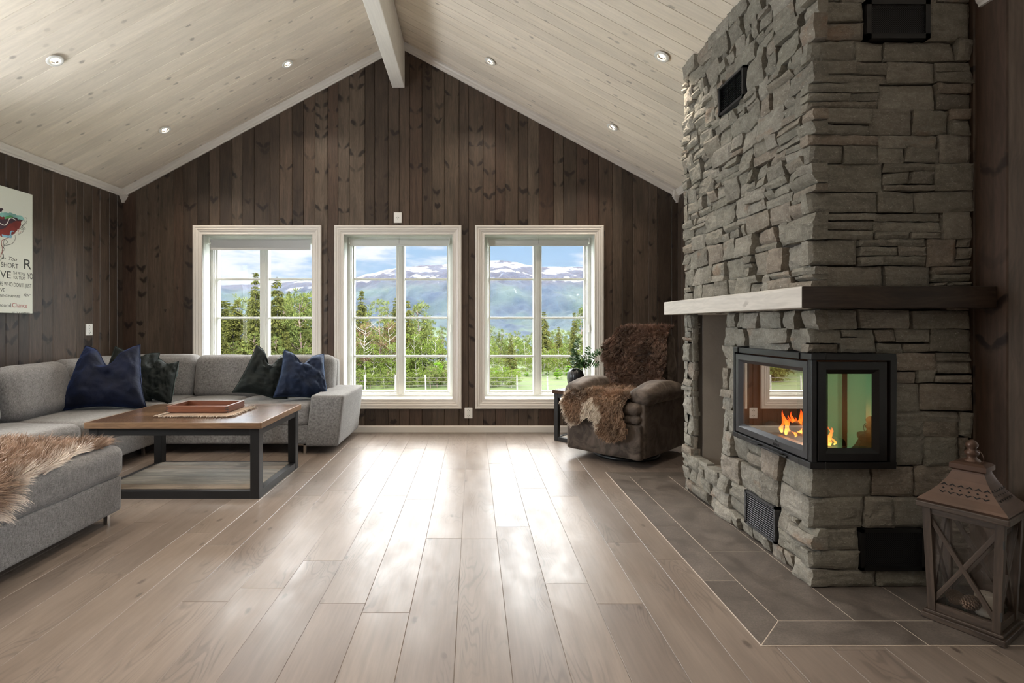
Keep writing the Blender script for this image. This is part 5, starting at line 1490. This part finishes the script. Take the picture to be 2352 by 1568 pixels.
me = bpy.data.meshes.new('fir'); me.from_pydata(V, [], Fc)
fs = link('fir_sprigs', me, plain('dark_fir_needles', (.03,.05,.03), .6)); fs.matrix_world = LM; tag(fs, 'tangle of dark fir sprigs lying in the bottom of the lantern', 'greenery')
# ------------------------------------------------------------------ outside: lawn, fence, forest, mountain
def gz(x, y):
    if y < 40: z_ = -.5-.1*(y-6)
    elif y < 62: z_ = -3.9
    else: z_ = -3.9-.11*(y-62)
    z_ += .25*mnoise.noise(Vector((x*.05, y*.05, 1)))*min(1, max(0, (y-30)/20))
    return max(z_, -58)
def terr(u, v):
    y = 5.7+ (v**2.2)*760; x = (u*2-1)*(40+y*.9); return (x, y, gz(x, y) if y > 6.5 else -.55)
m, h = new_mat('meadow_grass'); M['grass'] = m
ob = h.n('ShaderNodeTexCoord').outputs['Object']; a = h.noise(ob, .35, 4., .6); b = h.noise(ob, 6., 4., .7)
c = h.mix(h.rng(a, .35, .65), (.008,.0135,.0024), (.0145,.0185,.004)); c = h.mix(h.rng(b, .35, .65, 0, .5), c, (.007,.013,.002))
finish(h, c, .9, 0, None, .1)
tag(link('lawn', grid_mesh(terr, 70, 90), M['grass'], smooth=True), 'sunlit green lawn sloping down to the wire fence outside the windows', 'lawn')
def leaf_mat(name, c1, c2, c3=None):
    m, h = new_mat(name); g = h.n('ShaderNodeNewGeometry')
    r = g.outputs['Random Per Island']
    ob = h.n('ShaderNodeTexCoord').outputs['Object']; n_ = h.noise(ob, 1.2, 3.)
    oi = h.n('ShaderNodeObjectInfo').outputs['Random']
    c = h.mix(h.math('ADD', h.math('MULTIPLY', r, .7), h.math('MULTIPLY', oi, .3)), c1, c2)
    c = h.mix(h.rng(n_, .35, .65, 0, .4), c, c3 or c1)
    d_ = h.n('ShaderNodeBsdfDiffuse'); h.l(c, d_.inputs[0]); t_ = h.n('ShaderNodeBsdfTranslucent'); h.l(c, t_.inputs[0])
    mx = h.n('ShaderNodeMixShader'); mx.inputs[0].default_value = .3; h.l(d_.outputs[0], mx.inputs[1]); h.l(t_.outputs[0], mx.inputs[2])
    o = h.n('ShaderNodeOutputMaterial'); h.l(mx.outputs[0], o.inputs[0]); return m
M['spruce'] = leaf_mat('spruce_needles', (.006,.009,.0035), (.036,.037,.010), (.021,.020,.006))
M['pine'] = leaf_mat('pine_needles', (.011,.017,.006), (.044,.050,.014), (.025,.031,.009))
M['birchleaf'] = leaf_mat('fresh_birch_leaves', (.014,.022,.004), (.040,.052,.012), (.022,.032,.006))
M['bush'] = leaf_mat('bright_bush_leaves', (.020,.045,.004), (.040,.075,.008), (.026,.055,.004))
M['redtwig'] = leaf_mat('reddish_budding_twigs', (.022,.013,.009), (.042,.026,.018), (.03,.018,.012))
M['pinebark'] = plain('orange_pine_bark', (.022,.012,.008), .9, var=.3)
M['birchbark'] = plain('pale_birch_bark', (.05,.047,.042), .9, var=.3)
M['sprucebark'] = plain('grey_spruce_bark', (.010,.008,.006), .9, var=.3)
def tri(V, Fc, p, d_, L, w, rr):
    sd = d_.cross(Vector((rr.uniform(-1, 1), rr.uniform(-1, 1), rr.uniform(-1, 1))))
    if sd.length < 1e-4: return
    sd.normalize(); b = len(V); V += [tuple(p-sd*w*.5), tuple(p+d_*L*.5-sd*w), tuple(p+d_*L), tuple(p+d_*L*.5+sd*w), tuple(p+sd*w*.5)]; Fc.append((b, b+1, b+2, b+3, b+4))
def mk(V, Fc, nm): me = bpy.data.meshes.new(nm); me.from_pydata(V, [], Fc); me.update(); return me
def spruce_mesh(seed, R0=.19, lv=46):
    rr = random.Random(seed); V = []; Fc = []
    for l_ in range(lv):
        t = (l_+rr.uniform(0, .8))/lv; z_ = .06+.93*t; R_ = R0*(1-t)**.85*(.75+.5*rr.random())*(1 if t > .08 else .6)+.006
        for k in range(8):
            a = rr.uniform(0, 2*math.pi); out = Vector((math.cos(a), math.sin(a), 0)); n_ = max(2, int(R_/.016)+1)
            for i in range(n_):
                f = (i+1)/n_; p = out*R_*f+Vector((0, 0, z_-R_*.35*f*f+.02*(t > .9)))
                for q in range(3):
                    d_ = (out*.5+Vector((rr.uniform(-.7, .7), rr.uniform(-.7, .7), -.55+rr.uniform(-.4, .5)))).normalized(); tri(V, Fc, p+Vector((rr.uniform(-.008, .008), rr.uniform(-.008, .008), 0)), d_, rr.uniform(.018, .036), .0045, rr)
    tri(V, Fc, Vector((0, 0, .975)), Vector((0, 0, 1)), .035, .005, rr)
    return mk(V, Fc, 'spruce')
def cloud_mesh(seed, blobs, n, L, w, updir=.2):
    rr = random.Random(seed); V = []; Fc = []
    for (cx, cy, cz, r_) in blobs:
        for i in range(int(n*r_*r_*2600)):
            d_ = Vector((rr.gauss(0, 1), rr.gauss(0, 1), rr.gauss(0, 1))).normalized(); f = rr.random()**.4
            p = Vector((cx, cy, cz))+Vector((d_.x, d_.y, d_.z*.75))*r_*f
            tri(V, Fc, p, (d_*.6+Vector((rr.uniform(-.8, .8), rr.uniform(-.8, .8), updir+rr.uniform(-.6, .6)))).normalized(), L*rr.uniform(.6, 1.3), w, rr)
    return mk(V, Fc, 'crown')
def pine_blobs(seed):
    rr = random.Random(seed); B = []
    for i in range(34):
        t = i/34; z_ = .30+.68*t; R_ = .20*math.sin(math.pi*min(1, (1-t)*.62+.06))**.8
        a = i*2.4+rr.random(); q = R_*rr.uniform(.35, 1.); B.append((math.cos(a)*q, math.sin(a)*q, z_+rr.uniform(-.02, .02), rr.uniform(.035, .06)*(1.15-t*.5)))
    return B
def birch_blobs(seed, low=.2):
    rr = random.Random(seed); B = []
    for i in range(30):
        t = rr.random(); z_ = low+(.94-low)*t; R_ = .22*math.sin(math.pi*(.12+.8*t))**.7; a = rr.uniform(0, 6.28); q = R_*rr.random()**.5; B.append((math.cos(a)*q, math.sin(a)*q, z_, rr.uniform(.045, .085)))
    return B
def trunk(seed, r0, h0, bend=.01, limbs=0):
    rr = random.Random(seed); ph = rr.uniform(0, 6)
    f = lambda t: (bend*math.sin(t*4+ph), bend*math.cos(t*3+ph), h0*t)
    ms = [tube_mesh([f(i/8) for i in range(9)], [r0*(1-.85*i/8) for i in range(9)], 6)]
    for k in range(limbs):
        t = rr.uniform(.3, .95); p = Vector(f(t)); a = rr.uniform(0, 6.28); L = rr.uniform(.06, .16); ms.append(tube_mesh([p, p+Vector((math.cos(a)*L*.5, math.sin(a)*L*.5, L*.35)), p+Vector((math.cos(a)*L, math.sin(a)*L, L*.9))], [.0045, .003, .001], 4))
    return join_meshes(ms)
KIND = {
 'spruce': ([spruce_mesh(1), spruce_mesh(2, .16), spruce_mesh(3, .21)], [trunk(1, .011, .95)], 'spruce', 'sprucebark'),
 'pine': ([cloud_mesh(s, pine_blobs(s), 14, .034, .0045, .5) for s in (4, 5, 6)], [trunk(4, .011, .93, .012, 14), trunk(5, .012, .93, .016, 12)], 'pine', 'pinebark'),
 'birch': ([cloud_mesh(s, birch_blobs(s), 6, .022, .0065, .0) for s in (7, 8, 9)], [trunk(7, .008, .9, .014, 14), trunk(8, .008, .9, .02, 12)], 'birchleaf', 'birchbark'),
 'bush': ([cloud_mesh(s, birch_blobs(s, .08), 9, .034, .011, .2) for s in (10, 11)], [trunk(9, .01, .6, .02, 8)], 'bush', 'birchbark'),
 'red': ([cloud_mesh(s, birch_blobs(s, .35), 5, .028, .0022, .4) for s in (12, 13)], [trunk(10, .009, .92, .014, 26), trunk(11, .009, .92, .02, 26)], 'redtwig', 'birchbark')}
rt_ = random.Random(77); protoT = {}
def tree(px, ty_, Y, kind, label, group=None, wide=1.):
    X = (px-VX)/F*Y; z0 = gz(X, Y)-.1; top = CH+(VY-ty_)/F*Y; H = top-z0
    fol, tr, fm_, tm_ = KIND[kind]
    i = rt_.randrange(len(fol)); j = rt_.randrange(len(tr))
    key = (kind, i, j)
    if key not in protoT:
        e = empty({'spruce': 'spruce_tree', 'pine': 'pine_tree', 'birch': 'birch_tree', 'bush': 'leafy_bush', 'red': 'budding_tree'}[kind])
        a = link('foliage', fol[i], M[fm_], e); b = link('trunk', tr[j], M[tm_], e); protoT[key] = e
    else: e = copy_tree(protoT[key])
    for k_ in ('label', 'group'):
        if k_ in e: del e[k_]
    w = H*wide*rt_.uniform(.85, 1.15)
    e.location = (X, Y, z0); e.scale = (w, w, H); e.rotation_euler = (0, 0, rt_.uniform(0, 6.28))
    tag(e, label, 'tree' if kind != 'bush' else 'bush', group)
G1 = 'forest outside the left window'; G2 = 'forest outside the middle window'; G3 = 'woods outside the right window'
# named leaders
tree(587, 627, 46, 'spruce', 'tallest dark spruce, seen behind the mullion of the left window', wide=1.0)
tree(636, 637, 47, 'spruce', 'second tall spruce just right of the mullion in the left window', wide=1.0)
tree(663, 668, 60, 'spruce', 'small distant spruce tip between tall spruce and broad pine, left window', wide=.8)
tree(692, 664, 47, 'pine', 'broad light green pine at the right side of the left window', wide=1.1)
tree(830, 668, 50, 'spruce', 'dark spruce standing alone at the upper left of the middle window', wide=.95)
tree(872, 686, 48, 'pine', 'round-topped pine between two dark spruces in the middle window', wide=1.25)
tree(908, 684, 52, 'spruce', 'slim spruce left of the mullion of the middle window', wide=.7)
tree(937, 689, 47, 'spruce', 'brownish spruce just right of the mullion of the middle window', wide=.9)
tree(962, 690, 48, 'pine', 'tall pine with thin crown, right half of the middle window', wide=1.2)
tree(1017, 747, 62, 'pine', 'small distant pine at the right edge of the middle window', wide=.8)
tree(1012, 783, 47, 'spruce', 'low dark spruce above the bright bush in the middle window', wide=1.1)
tree(1003, 832, 43.5, 'bush', 'bright green bush by the fence, lower right of the middle window', wide=1.9)
tree(840, 735, 45, 'red', 'reddish budding tree at the left of the middle window', wide=1.2)
tree(895, 735, 46, 'red', 'reddish budding tree beside the mullion of the middle window', wide=1.1)
tree(1248, 716, 58, 'spruce', 'dark spruce just right of the mullion in the right window', wide=1.1)
tree(1283, 750, 64, 'spruce', 'medium spruce in the right pane of the right window', wide=.9)
tree(1319, 718, 52, 'spruce', 'dark spruce rising above the eucalyptus vase in the right window', wide=.9)
tree(1336, 700, 56, 'pine', 'light pine at the right edge of the right window', wide=1.)
tree(1173, 776, 52, 'spruce', 'small dark spruce in the left pane of the right window', wide=1.2)
tree(1151, 752, 80, 'pine', 'small pine left of the low spruce in the right window', wide=.7)
# dense ranks
for k in range(26):
    px = 452+k*11.5+rt_.uniform(-5, 5); kd = rt_.choice(['spruce', 'pine', 'pine', 'spruce'])
    tree(px, rt_.uniform(662, 700)+(8 if kd == 'spruce' else 0), rt_.uniform(48, 60), kd, {'spruce': 'dark spruce in the dense forest outside the left window', 'pine': 'green pine in the dense forest outside the left window'}[kd], G1+(' spruces' if kd == 'spruce' else ' pines'), rt_.uniform(.9, 1.3))
for k in range(12): tree(470+k*23+rt_.uniform(-6, 6), rt_.uniform(745, 800), rt_.uniform(44.5, 47), 'pine' if k % 2 else 'spruce', 'low young %s at the near edge of the forest, left window' % ('pine' if k % 2 else 'spruce'), G1+' young '+('pines' if k % 2 else 'spruces'), 1.3)
for k in range(17):
    px = 770+k*13.5+rt_.uniform(-5, 5); kd = rt_.choice(['spruce', 'pine']); 
    tree(px, rt_.uniform(700, 748), rt_.uniform(51, 60), kd, {'spruce': 'dark spruce in the back rank of trees outside the middle window', 'pine': 'green pine in the back rank of trees outside the middle window'}[kd], G2+(' spruces' if kd == 'spruce' else ' pines'), rt_.uniform(.9, 1.2))
for k in range(17): tree(775+k*14+rt_.uniform(-4, 4), rt_.uniform(755, 810), rt_.uniform(44, 48), 'birch', 'leafy young birch in the front rank outside the middle window', G2+' birches', 1.15)
for k in range(8): tree(785+k*25+rt_.uniform(-4, 4), rt_.uniform(800, 830), rt_.uniform(45, 50), 'pine', 'low dark pine behind the birches outside the middle window', G2+' low pines', 1.9)
for k in range(27):
    px = 1085+k*11+rt_.uniform(-4, 4); tree(px, rt_.uniform(788, 832), rt_.uniform(50, 62), 'birch', 'pale green young birch in the thicket outside the right window', G3+' birches', 1.5)
for k in range(14):
    px = 1090+k*20+rt_.uniform(-6, 6); tree(px, rt_.uniform(745, 772), rt_.uniform(75, 110), rt_.choice(['pine']), 'distant pine rising over the birch thicket outside the right window', G3+' pines', 1.0)
for k in range(10):
    px = 1095+k*27+rt_.uniform(-6, 6); tree(px, rt_.uniform(762, 785), rt_.uniform(66, 84), 'birch', 'taller pale birch behind the thicket outside the right window', G3+' back birches', 1.3)
for k in range(12):
    px = 1090+k*24; tree(px, rt_.uniform(835, 855), rt_.uniform(47, 52), 'bush', 'low green bush behind the fence outside the right window', G3+' bushes', 1.9)
for k in range(34):
    px = 775+k*8.2+rt_.uniform(-3, 3); tree(px, rt_.uniform(838, 866), rt_.uniform(41, 43.5), rt_.choice(['birch', 'pine']), 'scrubby undergrowth tree just behind the fence outside the middle window', G2+' undergrowth', 1.8)
for k in range(13):
    px = 1085+k*8.5+rt_.uniform(-3, 3); tree(px, rt_.uniform(830, 862), rt_.uniform(41, 43.5), 'birch', 'low scrubby birch just behind the fence in the left half of the right window', G3+' undergrowth', 1.7)
for k in range(14):
    px = (345+k*14) if k < 7 else (1400+(k-7)*24)
    if k < 7: tree(px, rt_.uniform(665, 715), rt_.uniform(46, 58), 'pine', 'green pine at the far left end of the forest, beside the left window', 'pines at the left end of the forest', 1.3)
    else: tree(px, rt_.uniform(760, 800), rt_.uniform(54, 66), 'birch', 'pale birch at the far right end of the thicket, beyond the right window', 'birches at the right end of the thicket', 1.5)
for k in range(9):
    px = 1120+k*30; tree(px, rt_.uniform(800, 825), rt_.uniform(58, 68), 'pine', 'bushy low pine filling the thicket outside the right window', G3+' low pines', 1.9)
# fence
fe = empty('wire_fence', (0, 40, -4.), label='wire fence with pale wooden posts along the lawn before the forest', cat='fence')
M['post'] = plain('weathered_pale_post', (.045,.042,.038), .9, var=.2)
xs_ = [((838+70*k)-VX)/30. for k in range(-6, 11)]
for x in xs_:
    z0 = gz(x, 40); lean = rt_.uniform(-.04, .04); hh = 1.12*rt_.uniform(.92, 1.08)
    o = link('post', tube_mesh([(x, 0, z0+4-.15), (x+lean, 0, z0+4+hh)], [.055, .05], 8), M['post'], fe)
for hgt in (.35, .65, .95):
    link('wire', tube_mesh([(x, -.06, gz(x, 40)+4+hgt) for x in xs_], .010, 4), M['sprucebark'], fe)
# mountain
RP = [(-400, 670), (200, 668), (440, 656), (503, 655), (560, 653), (620, 650), (720, 643), (812, 636), (850, 628), (890, 619), (930, 612), (1000, 607), (1060, 603), (1110, 602), (1130, 598), (1150, 597), (1180, 601), (1215, 608), (1250, 612), (1343, 611), (1500, 620), (1700, 640), (2400, 660)]
def ridge(px):
    for (a, ya), (b, yb) in zip(RP[:-1], RP[1:]):
        if a <= px <= b: t = (px-a)/(b-a); t = t*t*(3-2*t); return ya*(1-t)+yb*t
    return 665
YR = 2600.
def mtn(u, v):
    px = 100+u*1650; X = (px-VX)/F*YR; Y = 760+v*1900 if v < .97 else 760+.97*1900+(v-.97)*9000
    hr = (VY-ridge(px))/F*YR+CH
    t = min(1, (Y-760)/(YR-760)); prof_ = t**1.35*.8+t*.2
    xx = X*(Y/YR)**.85
    n1 = mnoise.fractal(Vector((xx*.004, Y*.0022, 3)), 1., 2.1, 6); n2 = abs(mnoise.fractal(Vector((xx*.012, Y*.003, 8)), 1., 2., 5))
    damp = min(1, (1-t)*5) if t < 1 else 0
    z_ = -70+(hr+70)*prof_ + (n1*38-n2*26)*min(1, t*3)*damp + n1*2.5
    if Y > YR: z_ = hr-(Y-YR)*.25
    return (xx, Y, z_)
m, h = new_mat('hazy_forested_mountain_with_snow'); M['mtn'] = m
ob = h.n('ShaderNodeTexCoord').outputs['Object']; x, y, z = h.sep(ob)
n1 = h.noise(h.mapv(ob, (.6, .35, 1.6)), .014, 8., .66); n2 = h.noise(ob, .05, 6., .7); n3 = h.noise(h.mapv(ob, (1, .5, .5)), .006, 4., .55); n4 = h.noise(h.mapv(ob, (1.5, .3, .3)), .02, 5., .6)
forest = h.mix(h.rng(n2, .35, .65), (.0016,.0032,.0066), (.0031,.0056,.0094)); forest = h.mix(h.rng(n3, .42, .62, 0, .7), forest, (.0075,.0115,.0095))  # blue of distant haze is put into the forest colours
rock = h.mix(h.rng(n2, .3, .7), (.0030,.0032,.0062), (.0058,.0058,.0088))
zz_ = h.math('ADD', z, h.math('MULTIPLY', h.math('SUBTRACT', n1, .5), 90.))
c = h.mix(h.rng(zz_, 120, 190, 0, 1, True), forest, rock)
thr = h.rng(z, 140, 300, .64, .46)
snow = h.math('MULTIPLY', h.rng(h.math('SUBTRACT', n1, thr), 0, .02), h.rng(z, 140, 190))
str_ = h.math('MULTIPLY', h.rng(n4, .66, .69), h.rng(z, 70, 110))
snow = h.math('MAXIMUM', snow, h.math('MULTIPLY', str_, .8))
c = h.mix(snow, c, (.040,.041,.044))
field = h.math('MULTIPLY', h.rng(z, 10, -20), h.rng(h.noise(ob, .008, 4.), .50, .58)); c = h.mix(field, c, (.012,.017,.009))
finish(h, c, .95, 0, h.bump(n2, .8, 6.), .05)
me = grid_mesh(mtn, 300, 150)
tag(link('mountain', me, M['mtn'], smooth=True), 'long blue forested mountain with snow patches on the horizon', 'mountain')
# thin blue air between the forest and the mountain
m, h = new_mat('mountain_air'); vs_ = h.n('ShaderNodeVolumeScatter'); vs_.inputs['Color'].default_value = (.26,.52,1,1); vs_.inputs['Density'].default_value = AIR if 'AIR' in globals() else 5e-5; o_ = h.n('ShaderNodeOutputMaterial'); h.l(vs_.outputs[0], o_.inputs['Volume'])
mb = MB(); mb.box(-900, 140, -80, 900, 740, 190); o = mb.obj('valley_haze', m, weld=True); tag(o, 'thin bluish air over the valley between forest and mountain', 'haze', kind='stuff')
